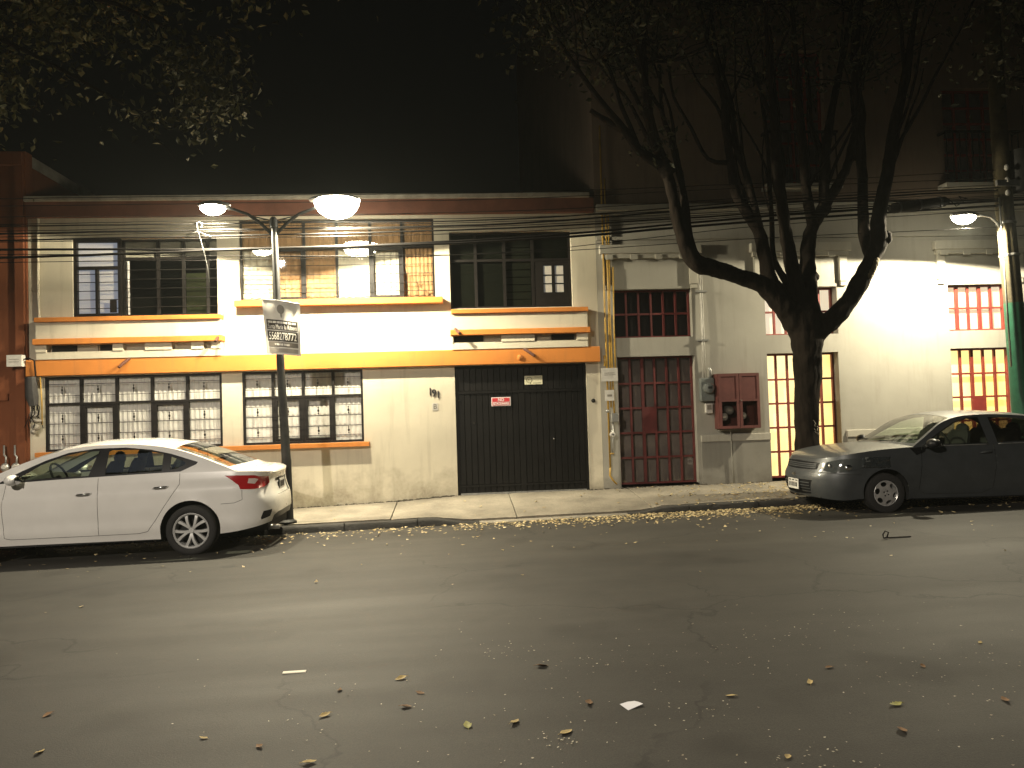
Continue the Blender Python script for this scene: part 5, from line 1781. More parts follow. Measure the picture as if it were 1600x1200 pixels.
def wheel(car, name, x, y, side, r, rim_r, style, M):
    w = MB()
    tw = 0.19
    prof = [(rim_r * 1.0, -tw * 0.42), (rim_r * 1.06, -tw * 0.5), ((r + rim_r) / 2, -tw * 0.53), (r * 0.96, -tw * 0.47), (r, -tw * 0.36), (r, tw * 0.36), (r * 0.96, tw * 0.47), ((r + rim_r) / 2, tw * 0.53), (rim_r * 1.06, tw * 0.5), (rim_r, tw * 0.42)]
    # tread grooves
    w.lathe(prof, 'y', (0, 0, 0), 40)
    o = w.build(name, M['tyre'], car, smooth=40, local=True)
    o.location = (x, y, r)
    o.rotation_euler.z = 0 if side > 0 else math.pi
    face = tw * 0.42
    MB().lathe([(rim_r * 1.01, face), (rim_r * 0.97, face + 0.006), (rim_r * 0.90, face - 0.004), (rim_r * 0.88, face - 0.05), (rim_r * 0.86, -face)], 'y', (0, 0, 0), 40).build('rim', M['rim'], o, smooth=40, local=True)
    MB().lathe([(0, -0.03), (rim_r * 0.86, -0.03), (rim_r * 0.86, -0.034)], 'y', (0, 0, 0), 30).build('brake_disc', M['under'], o, local=True)
    if style == 'spokes':
        MB().lathe([(0.0, face - 0.012), (0.028, face - 0.012), (0.036, face - 0.020), (0.04, face - 0.05)], 'y', (0, 0, 0), 20).build('hub_cap', M['rim'], o, smooth=30, local=True)
        sp = MB()
        r0, r1 = 0.034, rim_r * 0.93
        for sgn in (-1, 1):
            path = []
            for i in range(6):
                t = i / 5
                rr = r0 + (r1 - r0) * t
                an = sgn * (0.06 + 0.26 * t ** 0.7)
                path.append((rr, an, 0.015 + 0.006 * t, face - 0.018 + 0.012 * math.sin(t * 3.0)))
            rows = []
            for rr, an, hw, yy in path:
                c, q = math.cos(an), math.sin(an)
                rows.append([(rr * c + dx * q, yy2, rr * q - dx * c) for dx, yy2 in ((-hw, yy - 0.03), (-hw * 0.8, yy), (hw * 0.8, yy), (hw, yy - 0.03))])
            sp.grid(rows)
        sm = sp.mesh('spoke', 35)
        sm.materials.append(M['rim'])
        for k in range(5):
            so_ = link('spoke', sm, None, o)
            so_.rotation_euler.y = 2 * math.pi * k / 5 + 0.3
        for k in range(5):
            a = 2 * math.pi * (k + 0.5) / 5
            MB().ellipsoid((0.055 * math.cos(a), face - 0.022, 0.055 * math.sin(a)), (0.008, 0.008, 0.008), 6, 4).build('lug_nut', M['under'], o, local=True)
    else:
        circ = [(rim_r * 0.99 * math.cos(2 * math.pi * k / 48), rim_r * 0.99 * math.sin(2 * math.pi * k / 48)) for k in range(48)]
        holes = []
        for k in range(6):
            a = 2 * math.pi * k / 6 + 0.25
            hc = (0.74 * rim_r * math.cos(a), 0.74 * rim_r * math.sin(a))
            holes.append([(hc[0] + 0.030 * math.cos(t) * math.cos(a) - 0.040 * math.sin(t) * math.sin(a), hc[1] + 0.030 * math.cos(t) * math.sin(a) + 0.040 * math.sin(t) * math.cos(a)) for t in [2 * math.pi * q / 14 for q in range(14)]])
        tr = cdt_regions(circ, holes, [], 0.02)['body']
        dome = lambda a, b: (a, face + 0.012 - 0.10 * (math.hypot(a, b) / rim_r) ** 3 * 0.12 - 0.012 * max(0, 1 - math.hypot(a, b) / (0.35 * rim_r)), b)
        link('wheel_cover', tris_to_mesh('wheel_cover', [(tr, dome, True)]), M['cover'], o)
        for k in range(4):
            a = 2 * math.pi * k / 4 + 0.5
            MB().lathe([(0, face + 0.010), (0.011, face + 0.010), (0.012, face - 0.01)], 'y', (0.034 * math.cos(a), 0, 0.034 * math.sin(a)), 10).build('lug_nut', M['under'], o, local=True)
        MB().ellipsoid((0, face + 0.004, 0), (0.02, 0.008, 0.02), 12, 6).build('centre_cap', M['cover'], o, smooth=True, local=True)
    return o


def build_car(name, label, S, loc, yaw, M, pitch=0.0):
    root = thing(name, loc, label, 'car')
    root.rotation_euler = (0, pitch, yaw)
    C = Car(S)
    # ---- lower body in (s, z)
    N = 150
    xs_ = [C.smax * i / N for i in range(N + 1)]
    X = lambda t: float(np.interp(t, C.sx, C.px))
    outline = [(t, C.zb(X(t))) for t in xs_] + [(t, C.zt(X(t))) for t in reversed(xs_)]
    holes = []
    for xw in S['axles']:
        sc_ = C.s_of_x(xw)
        holes.append([(sc_ + S['arch_r'] * math.cos(a), S['wheel_r'] + 0.012 + S['arch_r'] * math.sin(a)) for a in [math.pi * k / 24 for k in range(25)]] + [(sc_ - S['arch_r'], 0.0), (sc_ + S['arch_r'], 0.0)])
    def tos(p):
        k, a, z = p
        return {'x': C.s_of_x, 'r': C.s_rear, 'f': C.s_front}[k](a), z
    regs, owner = [], {}
    for nm, kind, pts, mt, out in S['regions']:
        q = [tos(p) for p in pts]
        if kind == 'gap':
            q = strip_poly(dense(q, 0.05, False), 0.0055)
        key = '%s#%d' % (nm, len(regs))
        regs.append((key, q))
        owner[key] = (nm, kind, mt, out)
    tri = cdt_regions(outline, holes, regs, S.get('step', 0.045))
    left = lambda out: (lambda t, z: C.P(t, z, out))
    right = lambda out: (lambda t, z: (lambda p: (p[0], -p[1], p[2]))(C.P(t, z, out)))
    link('body', tris_to_mesh('body', [(tri['body'], left(0), False), (tri['body'], right(0), True)], 60), M['paint'], root)
    gaps = []
    for key, t in tri.items():
        if key == 'body':
            continue
        nm, kind, mt, out = owner[key]
        if kind == 'gap':
            gaps += [(t, left(-0.007), False)]
        elif kind == 'one':      # spans the centre line: one piece
            link(nm, tris_to_mesh(nm, [(t, left(out), False), (t, right(out), True)], 50), M[mt], root)
        else:
            link(nm, tris_to_mesh(nm, [(t, left(out), False)], 50), M[mt], root)
            link(nm, tris_to_mesh(nm, [(t, right(out), True)], 50), M[mt], root)
    if gaps:
        for q_ in gaps:
            link('panel_gap', tris_to_mesh('panel_gap', [q_]), M['gap'], root)
            link('panel_gap', tris_to_mesh('panel_gap', [(q_[0], right(-0.007), True)]), M['gap'], root)
    # ---- hood and boot lid
    xr, xf = S['rear'][0], S['front'][0]
    xa, xd = S['cowl'], S['deck']
    for nm, a, b, crown in (('hood', xa, xf, S['hood_crown']), ('boot_lid', xr, xd, S['boot_crown'])):
        if b - a < 0.08:
            continue
        rows = []
        sa, sb_ = C.s_of_x(a), C.s_of_x(b)
        K = 34
        for i in range(K + 1):
            u = i / K
            t = sa + (sb_ - sa) * u
            if nm == 'hood' and u == 1:
                t = C.smax
            if nm == 'boot_lid' and u == 0:
                t = 0.0
            e = C.P(t, C.zt(X(t)))
            k_ = min(1, e[1] / (0.8 * S['W']))
            rows.append([(e[0], e[1] * v, e[2] + crown * k_ * (1 - abs(v) ** 2.6)) for v in [1 - 2 * j / 20 for j in range(21)]])
        MB().grid(rows).build(nm, M['paint'], root, smooth=50, local=True)
    # ---- greenhouse sides in (x, z)
    rail = spline(S['rail'])
    K = 60
    gx = [xd + (xa - xd) * i / K for i in range(K + 1)]
    outl = [(x, C.zt(x) - 0.004) for x in gx] + [(x, max(rail(x), C.zt(x) + 0.003)) for x in reversed(gx)]
    regs, owner = [], {}
    for nm, poly, mt in S['side_glass']:
        key = '%s#%d' % (nm, len(regs))
        regs.append((key, poly))
        owner[key] = (nm, mt)
    tri = cdt_regions(outl, [], regs, 0.05)
    gl = lambda d: (lambda x, z: (lambda p: (p[0], p[1] + d, p[2]))(C.G(x, z)))
    gr = lambda d: (lambda x, z: (lambda p: (p[0], -p[1] - d, p[2]))(C.G(x, z)))
    link('pillars', tris_to_mesh('pillars', [(tri['body'], gl(0), False), (tri['body'], gr(0), True)], 60), M['paint'], root)
    for key, t in tri.items():
        if key == 'body':
            continue
        nm, mt = owner[key]
        d = -0.004 if mt in ('glass', 'dark_glass') else 0.002
        link(nm, tris_to_mesh(nm, [(t, gl(d), False)]), M[mt], root)
        link(nm, tris_to_mesh(nm, [(t, gr(d), True)]), M[mt], root)
    # ---- windscreen, roof, rear window
    xb, xc = S['roof_front'], S['roof_rear']
    def top_row(x, vs, dz=0.0):
        e = C.G(x, max(rail(x), C.zt(x) + 0.003))
        if x > xb:
            f_ = min(1, (x - xb) / max(1e-6, xa - xb))
            bow, crown = S['bow_f'] * f_, S['roof_crown'] * (1 - 0.75 * f_)
        elif x < xc:
            f_ = min(1, (xc - x) / max(1e-6, xc - xd))
            bow, crown = -S['bow_r'] * f_, S['roof_crown'] * (1 - 0.75 * f_)
        else:
            bow, crown = 0, S['roof_crown']
        return [(e[0] + bow * (1 - v * v), e[1] * v, e[2] + dz + crown * (1 - abs(v) ** 2.4)) for v in vs]
    VA = [1, 0.975, 0.95]
    VM = [0.95 - 1.9 * j / 18 for j in range(19)]
    full = VA[:-1] + VM + [-0.975, -1]
    gfa, gfb = S['windscreen']
    gra, grb = S['rear_glass']
    seq = lambda a, b, k: [a + (b - a) * i / k for i in range(k + 1)]
    roof = MB()
    roof.grid([top_row(x, full) for x in seq(gfa, grb, 26)])
    for a, b in ((gfa, gfb), (gra, grb)):
        for vs in (VA, [-v for v in VA]):
            roof.grid([top_row(x, vs) for x in seq(a, b, 14)])
    roof.grid([top_row(x, full) for x in seq(gfb, xa, 3)])
    roof.grid([top_row(x, full) for x in seq(xd, gra, 4)])
    roof.build('roof', M['paint'], root, smooth=50, local=True)
    MB().grid([top_row(x, VM, -0.002) for x in seq(gfa, gfb, 14)]).build('windscreen', M['glass'], root, smooth=True, local=True)
    MB().grid([top_row(x, VM, -0.002) for x in seq(gra, grb, 14)]).build('rear_window', M['dark_glass'] if S.get('dark_rear') else M['glass'], root, smooth=True, local=True)
    # ---- underside, wheel wells, cabin
    W = S['W']
    ub = MB()
    ends = sorted(S['axles'])
    ar = S['arch_r']
    ub.box(ends[0] + ar, ends[1] - ar, -W + 0.06, W - 0.06, S['floor'], S['floor'] + 0.18)
    ub.box(xr + 0.12, xf - 0.12, -W + 0.30, W - 0.30, S['floor'] + 0.02, S['floor'] + 0.3)
    for xw in ends:
        for sg in (-1, 1):
            ub.lathe([(ar + 0.012, sg * (W - 0.03)), (ar + 0.012, sg * (W - 0.32)), (0.0, sg * (W - 0.32))], 'y', (xw, 0, S['wheel_r'] + 0.012), 26, a0=-math.pi, a1=0.0)
    ub.build('underbody', M['under'], root, local=True)
    zc = S['cabin_z']
    MB().box(xd + 0.25, xa - 0.30, -W + 0.12, W - 0.12, zc - 0.04, zc).build('cabin_floor', M['cloth'], root, local=True)
    for (sxp, rows_) in S['seats']:
        for sy in rows_:
            b = MB()
            rws = []
            for z, hw, dx in ((zc - 0.02, 0.22, 0.0), (zc + 0.12, 0.235, -0.03), (zc + 0.24, 0.21, -0.07), (zc + 0.29, 0.15, -0.09)):
                th = 0.06
                ring_ = [(sxp + dx + th * math.cos(a) * 0.8, sy + hw * max(-1, min(1, 1.15 * math.sin(a))), z) for a in [2 * math.pi * k / 16 for k in range(16)]]
                ring_.append(ring_[0])
                rws.append(ring_)
            b.grid(rws)
            seat = b.build('seat', M['cloth'], root, smooth=40, local=True)
            hz = S['head_z']
            hd = MB().ellipsoid((sxp - 0.12, sy, hz), (0.055, 0.125, 0.085), 14, 8)
            hd.build('headrest', M['cloth'], seat, smooth=True, local=True)
            MB().tube([(sxp - 0.10, sy - 0.05, zc + 0.26), (sxp - 0.12, sy - 0.05, hz)], 0.007, 6).tube([(sxp - 0.10, sy + 0.05, zc + 0.26), (sxp - 0.12, sy + 0.05, hz)], 0.007, 6).build('headrest_post', M['under'], seat, local=True)
    dx_ = S['dash_x']
    MB().ellipsoid((dx_, 0, zc + 0.03), (0.22, W - 0.16, 0.13), 18, 8).build('dashboard', M['cloth'], root, smooth=True, local=True)
    st = MB()
    ctr = Vector((dx_ - 0.28, 0.36, zc + 0.12))
    ring_ = []
    for k in range(21):
        a = 2 * math.pi * k / 20
        ring_.append(tuple(ctr + Vector((0.17 * math.cos(a) * 0.45, 0.17 * math.sin(a), 0.17 * math.cos(a)))))
    st.tube(ring_, 0.014, 6)
    st.tube([tuple(ctr), tuple(ctr + Vector((0.2, 0, -0.1)))], 0.03, 8)
    st.build('steering_wheel', M['cloth'], root, smooth=True, local=True)
    # ---- wheels
    for xw in S['axles']:
        for sg in (1, -1):
            wheel(root, 'wheel', xw, sg * (W - 0.10), sg, S['wheel_r'], S['rim_r'], S['wheel_style'], M)
    # ---- mirrors and handles
    mx, mz, my = S['mirror']
    for sg in (1, -1):
        mb = MB().ellipsoid((mx, sg * my, mz), (0.075, 0.10, 0.065), 12, 8)
        mb.tube([(mx, sg * (my - 0.04), mz - 0.03), (mx + 0.03, sg * (my - 0.16), mz - 0.05)], 0.025, 8)
        mr_ = mb.build('wing_mirror', M[S['mirror_mat']], root, smooth=True, local=True)
        MB().ellipsoid((mx - 0.068, sg * my, mz), (0.012, 0.085, 0.052), 12, 6).build('mirror_glass', M['mirror'], mr_, smooth=True, local=True)
        for (hx, hz_) in S['handles']:
            p = C.P(C.s_of_x(hx), hz_)
            h = MB().tube([(hx + 0.09, sg * (p[1] - 0.004), hz_ - 0.010), (hx + 0.06, sg * (p[1] + 0.022), hz_ - 0.002), (hx - 0.05, sg * (p[1] + 0.026), hz_ + 0.004), (hx - 0.09, sg * (p[1] - 0.004), hz_ + 0.006)], [0.010, 0.014, 0.014, 0.010], 8)
            h.build('door_handle', M[S['handle_mat']], root, smooth=True, local=True)
    return root, C


def paint(name, col, rough, metal=0.0, dust=0.0):
    mt = mat(name, col, rough, metal, coat=0.8, var=0.06, vscale=3.0)
    return mt

CM = dict(
    tyre=mat('tyre_rubber', (0.018, 0.017, 0.016), 0.85, bump=0.15, bscale=60),
    rim=mat('alloy', (0.58, 0.58, 0.56), 0.30, metal=0.35),
    cover=mat('silver_wheel_cover', (0.34, 0.33, 0.31), 0.55, metal=0.2, var=0.2, vscale=18),
    under=mat('black_underbody', (0.012, 0.012, 0.012), 0.85),
    black=mat('black_trim', (0.008, 0.008, 0.009), 0.4, spec=0.2),
    cloth=mat('dark_upholstery', (0.022, 0.021, 0.020), 0.9),
    glass=thin_glass('car_glass', (0.66, 0.73, 0.65)),
    dark_glass=thin_glass('tinted_car_glass', (0.24, 0.22, 0.19)),
    red=mat('tail_lamp_red', (0.32, 0.012, 0.014), 0.12, coat=1.0, spec=0.7),
    clearlamp=mat('tail_lamp_clear', (0.55, 0.45, 0.42), 0.15, coat=1.0),
    gap=mat('panel_gap_grey', (0.05, 0.048, 0.045), 0.9),  # one dark grey for the strips along the panel seams
    chrome=M_CHROME, mirror=mat('mirror_glass', (0.5, 0.5, 0.5), 0.03, metal=1.0),
    plate=mat('number_plate_white', (0.55, 0.54, 0.50), 0.5),
    lens=mat('headlamp_lens', (0.05, 0.055, 0.055), 0.06, coat=1.0, spec=0.8),
)

# ---- white saloon (x forward, origin under the rear axle)
MW = dict(CM, paint=paint('white_car_paint', (0.68, 0.665, 0.625), 0.20))
sedan = dict(
    W=0.835, rear=(-0.96, 0.50, 2.9), front=(3.45, 0.75, 2.4), axles=(0.0, 2.56), wheel_r=0.297, rim_r=0.212, arch_r=0.352, floor=0.20,
    yf=[(0.1, 0.93), (0.24, 0.955), (0.38, 0.988), (0.44, 0.985), (0.58, 1.0), (0.74, 0.997), (0.775, 0.992), (0.80, 0.977), (0.86, 0.973), (0.93, 0.958), (1.02, 0.935)],
    zt=[(-0.98, 0.90), (-0.90, 0.945), (-0.7, 0.972), (-0.4, 0.985), (0.1, 0.990), (0.8, 0.985), (1.5, 0.970), (2.15, 0.945), (2.5, 0.92), (3.0, 0.80), (3.3, 0.68), (3.45, 0.60)],
    zb=[(-0.96, 0.36), (-0.9, 0.33), (-0.7, 0.285), (-0.42, 0.25), (0.4, 0.215), (2.2, 0.225), (2.95, 0.20), (3.45, 0.24)],
    dxr=[(0.2, 0.10), (0.34, 0.02), (0.45, 0.0), (0.60, 0.01), (0.72, 0.05), (0.85, 0.07), (0.93, 0.055), (1.0, 0.05)],
    dxf=[(0.2, -0.08), (0.35, 0.0), (0.5, 0.0), (0.8, -0.1), (1.0, -0.2)],
    cowl=2.50, deck=-0.52, hood_crown=0.05, boot_crown=0.035, gw=0.80, tumble=0.36,
    rail=[(-0.52, 0.990), (-0.3, 1.085), (0.0, 1.205), (0.25, 1.282), (0.5, 1.328), (0.8, 1.355), (1.1, 1.358), (1.4, 1.335), (1.7, 1.27), (2.0, 1.165), (2.3, 1.03), (2.5, 0.923)],
    roof_front=1.45, roof_rear=0.30, roof_crown=0.055, bow_f=0.20, bow_r=0.13,
    windscreen=(1.58, 2.44), rear_glass=(-0.42, 0.22),
    side_glass=[
        ('front_door_glass', [(2.02, 0.985), (1.18, 1.005), (1.10, 1.29), (1.30, 1.287), (1.50, 1.245), (1.75, 1.15)], 'glass'),
        ('rear_door_glass', [(0.99, 1.008), (0.34, 1.020), (0.34, 1.225), (0.62, 1.285), (0.98, 1.293)], 'glass'),
        ('quarter_glass', [(0.24, 1.035), (0.24, 1.185), (0.09, 1.125), (0.06, 1.095), (0.16, 1.045)], 'glass'),
        ('window_trim', [(2.22, 0.955), (1.5, 0.978), (0.8, 0.993), (0.12, 1.006), (-0.06, 1.085), (-0.075, 1.11), (0.0, 1.135), (0.25, 1.22), (0.5, 1.280), (0.8, 1.318), (1.15, 1.320), (1.45, 1.285), (1.7, 1.205), (1.95, 1.095)], 'black')],
    regions=[
        ('door_gap', 'gap', [('x', 2.10, 0.94), ('x', 2.14, 0.70), ('x', 2.12, 0.32), ('x', 2.05, 0.30), ('x', 1.12, 0.295), ('x', 0.60, 0.295), ('x', 0.50, 0.315), ('x', 0.40, 0.45), ('x', 0.30, 0.60), ('x', 0.12, 0.86), ('x', 0.12, 0.985)], None, 0),
        ('door_gap', 'gap', [('x', 1.06, 0.30), ('x', 1.06, 0.98)], None, 0),
        ('bumper_gap', 'gap', [('x', -0.36, 0.600), ('x', -0.52, 0.605), ('x', -0.62, 0.64), ('x', -0.64, 0.755)], None, 0),
        ('tail_lamp_reflector', 'pair', [('r', 0.70, 0.865), ('r', 0.74, 0.88), ('x', -0.72, 0.885), ('x', -0.71, 0.83), ('r', 0.74, 0.815)], 'clearlamp', 0.008),
        ('tail_lamp', 'pair', [('x', -0.42, 0.935), ('x', -0.60, 0.930), ('x', -0.78, 0.918), ('r', 0.70, 0.90), ('r', 0.52, 0.885), ('r', 0.50, 0.80), ('r', 0.62, 0.765), ('x', -0.78, 0.755), ('x', -0.62, 0.765), ('x', -0.60, 0.815), ('x', -0.52, 0.875)], 'red', 0.006),
        ('number_plate_recess', 'one', [('r', 0.0, 0.84), ('r', 0.30, 0.84), ('r', 0.34, 0.64), ('r', 0.0, 0.64)], 'paint', -0.012),
        ('reflector_grille', 'pair', [('x', -0.80, 0.40), ('r', 0.70, 0.475), ('r', 0.56, 0.48), ('r', 0.60, 0.40), ('r', 0.72, 0.375)], 'black', -0.006),
        ('lower_valance', 'one', [('r', 0.0, 0.44), ('r', 0.40, 0.43), ('r', 0.52, 0.40), ('r', 0.56, 0.30), ('r', 0.0, 0.30)], 'black', -0.008),
        ('headlamp', 'pair', [('x', 2.75, 0.80), ('x', 3.05, 0.74), ('f', 0.45, 0.66), ('f', 0.42, 0.60), ('x', 3.0, 0.66)], 'lens', 0.004),
        ('grille', 'one', [('f', 0.0, 0.60), ('f', 0.35, 0.60), ('f', 0.30, 0.35), ('f', 0.0, 0.33)], 'black', -0.006),
    ],
    seats=[(1.10, (0.36, -0.36)), (0.32, (0.34, -0.34))], head_z=1.185, cabin_z=0.86, dash_x=1.98,
    mirror=(1.98, 1.0, 0.90), mirror_mat='paint', handles=[(1.22, 0.79), (0.34, 0.83)], handle_mat='chrome', wheel_style='spokes',
)
RX = -3.10
CY = -2.37
wz = road_z(RX, -3.1)
wc, CW = build_car('white_sedan', 'white four-door saloon parked at the kerb before the cream house', sedan, (RX, CY, wz - 0.012), math.pi, MW, pitch=0.010)
# rear plate, badge, exhaust and boot spoiler
p0 = CW.P(0.0, 0.74, -0.012)
MB().box(p0[0] - 0.012, p0[0] - 0.002, -0.16, 0.16, 0.675, 0.835).build('number_plate', CM['black'], wc, local=True)
q = MB().box(p0[0] - 0.016, p0[0] - 0.0125, -0.145, 0.145, 0.69, 0.82).build('plate_face', CM['plate'], wc, local=True)
mb = MB()
for k in range(6):
    y = -0.12 + k * 0.042
    mb.box(p0[0] - 0.0185, p0[0] - 0.0165, y, y + 0.026, 0.715, 0.79)
mb.build('plate_characters', M_BLACKINK, wc, local=True)
pb = CW.P(0.0, 0.885, 0.0)
MB().ellipsoid((pb[0] + 0.012, 0, 0.885), (0.018, 0.045, 0.04), 14, 8).build('emblem', M_CHROME, wc, smooth=True, local=True)
pb = CW.P(CW.s_rear(0.45), 0.905, 0.003)
MB().box(pb[0] - 0.004, pb[0] + 0.03, 0.36, 0.54, 0.915, 0.932).build('badge', M_CHROME, wc, local=True)
MB().tube([(-0.70, 0.42, 0.25), (-0.95, 0.42, 0.24)], 0.03, 10).build('exhaust_pipe', M_STEEL, wc, smooth=True, local=True)

# ---- dark hatchback (x forward, origin under the front axle)
M_DPAINT = mat('dark_grey_car_paint', (0.058, 0.063, 0.066), 0.42, metal=0.2, coat=0.4, var=0.18, vscale=5.0)
MD = dict(CM, paint=M_DPAINT)
hatch = dict(
    W=0.775, rear=(-2.95, 0.45, 2.8), front=(0.88, 0.62, 2.5), axles=(-2.34, 0.0), wheel_r=0.265, rim_r=0.168, arch_r=0.312, floor=0.17,
    yf=[(0.1, 0.93), (0.22, 0.955), (0.40, 0.992), (0.55, 1.0), (0.70, 0.99), (0.80, 0.97), (0.90, 0.94), (1.0, 0.92)],
    zt=[(-2.95, 0.86), (-2.7, 0.895), (-2.2, 0.895), (-1.5, 0.885), (-0.7, 0.875), (-0.4, 0.868), (0.0, 0.845), (0.3, 0.82), (0.55, 0.785), (0.75, 0.74), (0.85, 0.71), (0.88, 0.69)],
    zb=[(-2.95, 0.30), (-2.7, 0.22), (-2.3, 0.19), (-0.3, 0.185), (0.3, 0.20), (0.6, 0.175), (0.88, 0.20)],
    dxr=[(0.2, 0.08), (0.4, 0.0), (0.6, 0.0), (0.9, 0.06)],
    dxf=[(0.15, -0.08), (0.25, -0.01), (0.38, 0.03), (0.5, 0.02), (0.56, -0.02), (0.65, -0.05), (0.72, -0.09), (0.9, -0.15)],
    cowl=-0.42, deck=-2.80, hood_crown=0.045, boot_crown=0.01, gw=0.735, tumble=0.30,
    rail=[(-2.80, 0.91), (-2.72, 1.0), (-2.55, 1.14), (-2.3, 1.225), (-2.0, 1.262), (-1.6, 1.282), (-1.3, 1.272), (-1.1, 1.245), (-0.9, 1.178), (-0.7, 1.055), (-0.55, 0.955), (-0.42, 0.872)],
    roof_front=-1.12, roof_rear=-2.45, roof_crown=0.055, bow_f=0.17, bow_r=0.06,
    windscreen=(-1.05, -0.48), rear_glass=(-2.76, -2.48), dark_rear=True,
    side_glass=[
        ('front_door_glass', [(-0.60, 0.893), (-1.475, 0.902), (-1.435, 1.238), (-1.28, 1.226), (-1.08, 1.172), (-0.84, 1.045), (-0.68, 0.95)], 'glass'),
        ('quarter_glass', [(-1.62, 0.905), (-2.52, 0.925), (-2.44, 1.06), (-2.23, 1.175), (-1.98, 1.224), (-1.585, 1.242)], 'dark_glass'),
        ('window_trim', [(-0.56, 0.884), (-1.485, 0.892), (-1.445, 1.250), (-1.27, 1.238), (-1.065, 1.184), (-0.82, 1.05), (-0.66, 0.955)], 'black')],
    regions=[
        ('door_gap', 'gap', [('x', -0.52, 0.86), ('x', -0.50, 0.60), ('x', -0.46, 0.30), ('x', -0.55, 0.24), ('x', -1.35, 0.235), ('x', -1.50, 0.30), ('x', -1.55, 0.60), ('x', -1.55, 0.88)], None, 0),
        ('mirror_sail', 'pair', [('x', -0.36, 0.855), ('x', -0.60, 0.872), ('x', -0.56, 0.80), ('x', -0.44, 0.76)], 'black', 0.006),
        ('headlamp', 'pair', [('f', 0.54, 0.57), ('f', 0.55, 0.675), ('x', 0.64, 0.72), ('x', 0.44, 0.735), ('x', 0.28, 0.715), ('x', 0.25, 0.63), ('x', 0.45, 0.575), ('f', 0.66, 0.54)], 'lens', 0.005),
        ('upper_grille', 'one', [('f', 0.0, 0.678), ('f', 0.47, 0.665), ('f', 0.45, 0.575), ('f', 0.0, 0.565)], 'black', -0.012),
        ('lower_grille', 'one', [('f', 0.0, 0.43), ('f', 0.42, 0.43), ('f', 0.36, 0.24), ('f', 0.0, 0.22)], 'black', -0.015),
        ('bumper_gap', 'gap', [('f', 0.50, 0.545), ('x', 0.55, 0.525), ('x', 0.33, 0.52)], None, 0),
        ('tail_lamp', 'pair', [('x', -2.60, 0.86), ('r', 0.62, 0.86), ('r', 0.58, 0.62), ('x', -2.72, 0.62)], 'red', 0.004),
    ],
    seats=[(-1.28, (0.33, -0.33)), (-2.05, (0.30, -0.30))], head_z=1.075, cabin_z=0.78, dash_x=-0.78,
    mirror=(-0.60, 0.915, 0.875), mirror_mat='black', handles=[(-1.42, 0.78)], handle_mat='paint', wheel_style='cover',
)
FX = 5.74
DY = -2.175
dz_ = road_z(FX, -2.9)
dc, CD = build_car('dark_hatchback', 'dark grey two-door hatchback with a dented wing parked under the tree', hatch, (FX, DY, dz_ - 0.012), math.pi, MD, pitch=-0.012)
# grille slats, emblem, plate, fog strip, wipers, waist moulding
for z in (0.595, 0.62, 0.645):
    MB().grid([[CD.P(CD.s_front(abs(y)), z + h, 0.0)[:1] + (y,) + (z + h,) for h in (-0.007, 0.007)] for y in [-0.42 + 0.84 * i / 20 for i in range(21)]]).build('grille_slat', M_DPAINT, dc, local=True)
for z in (0.27, 0.31, 0.35, 0.39):
    MB().grid([[(CD.P(CD.s_front(abs(y)), z + h, -0.006)[0], y, z + h) for h in (-0.007, 0.007)] for y in [-0.36 + 0.72 * i / 20 for i in range(21)]]).build('grille_slat', MATS['dark_grey_car_paint'], dc, local=True)
pf = CD.P(CD.smax, 0.50, 0.004)
em2 = MB()
for a, b, c, d in ((-0.06, 0.06, 0.478, 0.498), (-0.025, 0.025, 0.465, 0.511)):
    em2.box(pf[0] - 0.01, pf[0] + 0.006 + 0.002 * (a > -0.05), a, b, c, d)
em2.build('emblem', mat('dull_emblem', (0.22, 0.21, 0.18), 0.35, metal=0.8), dc, local=True)
pf = CD.P(CD.smax, 0.36, 0.0)
MB().box(pf[0] + 0.002, pf[0] + 0.010, -0.155, 0.155, 0.285, 0.425).build('number_plate', CM['plate'], dc, local=True)
mb = MB()
for k in range(6):
    y = -0.125 + k * 0.043
    mb.box(pf[0] + 0.0105, pf[0] + 0.012, y, y + 0.026, 0.315, 0.375)
for k in range(3):
    mb.box(pf[0] + 0.0105, pf[0] + 0.012, -0.13 + 0.1 * k, -0.07 + 0.1 * k, 0.395, 0.41)
mb.build('plate_characters', M_BLACKINK, dc, local=True)
for (y0, y1) in ((0.10, 0.58), (-0.50, 0.02)):
    MB().tube([(-0.32, y0, 0.925), (-0.44, (y0 + y1) / 2, 0.945), (-0.50, y1, 0.955)], 0.009, 6).build('wiper', CM['black'], dc, smooth=True, local=True)
for sg in (1, -1):
    pts = []
    for i in range(15):
        x = -0.62 - 0.86 * i / 14
        e = CD.edge(x)
        pts.append((x, sg * (e[1] + 0.004), CD.zt(x) - 0.002))
    MB().tube(pts, 0.008, 6).build('waist_moulding', M_STEEL, dc, smooth=True, local=True)
    pts = []
    for i in range(12):
        x = -1.62 - 0.9 * i / 11
        e = CD.edge(x)
        pts.append((x, sg * (e[1] + 0.004), CD.zt(x) - 0.002))
    MB().tube(pts, 0.006, 6).build('waist_moulding', M_STEEL, dc, smooth=True, local=True)
    hl = CD.P(CD.s_of_x(0.50), 0.63, 0.0)
    MB().ellipsoid((0.50, sg * (hl[1] + 0.006), 0.615), (0.05, 0.014, 0.04), 14, 8).build('headlamp_bulb', M_CHROME, dc, smooth=True, local=True)
    ht = CD.P(CD.s_front(0.60), 0.62, 0.0)
    MB().ellipsoid((ht[0] - 0.004, sg * 0.59, 0.63), (0.02, 0.035, 0.035), 12, 8).build('headlamp_bulb', M_CHROME, dc, smooth=True, local=True)
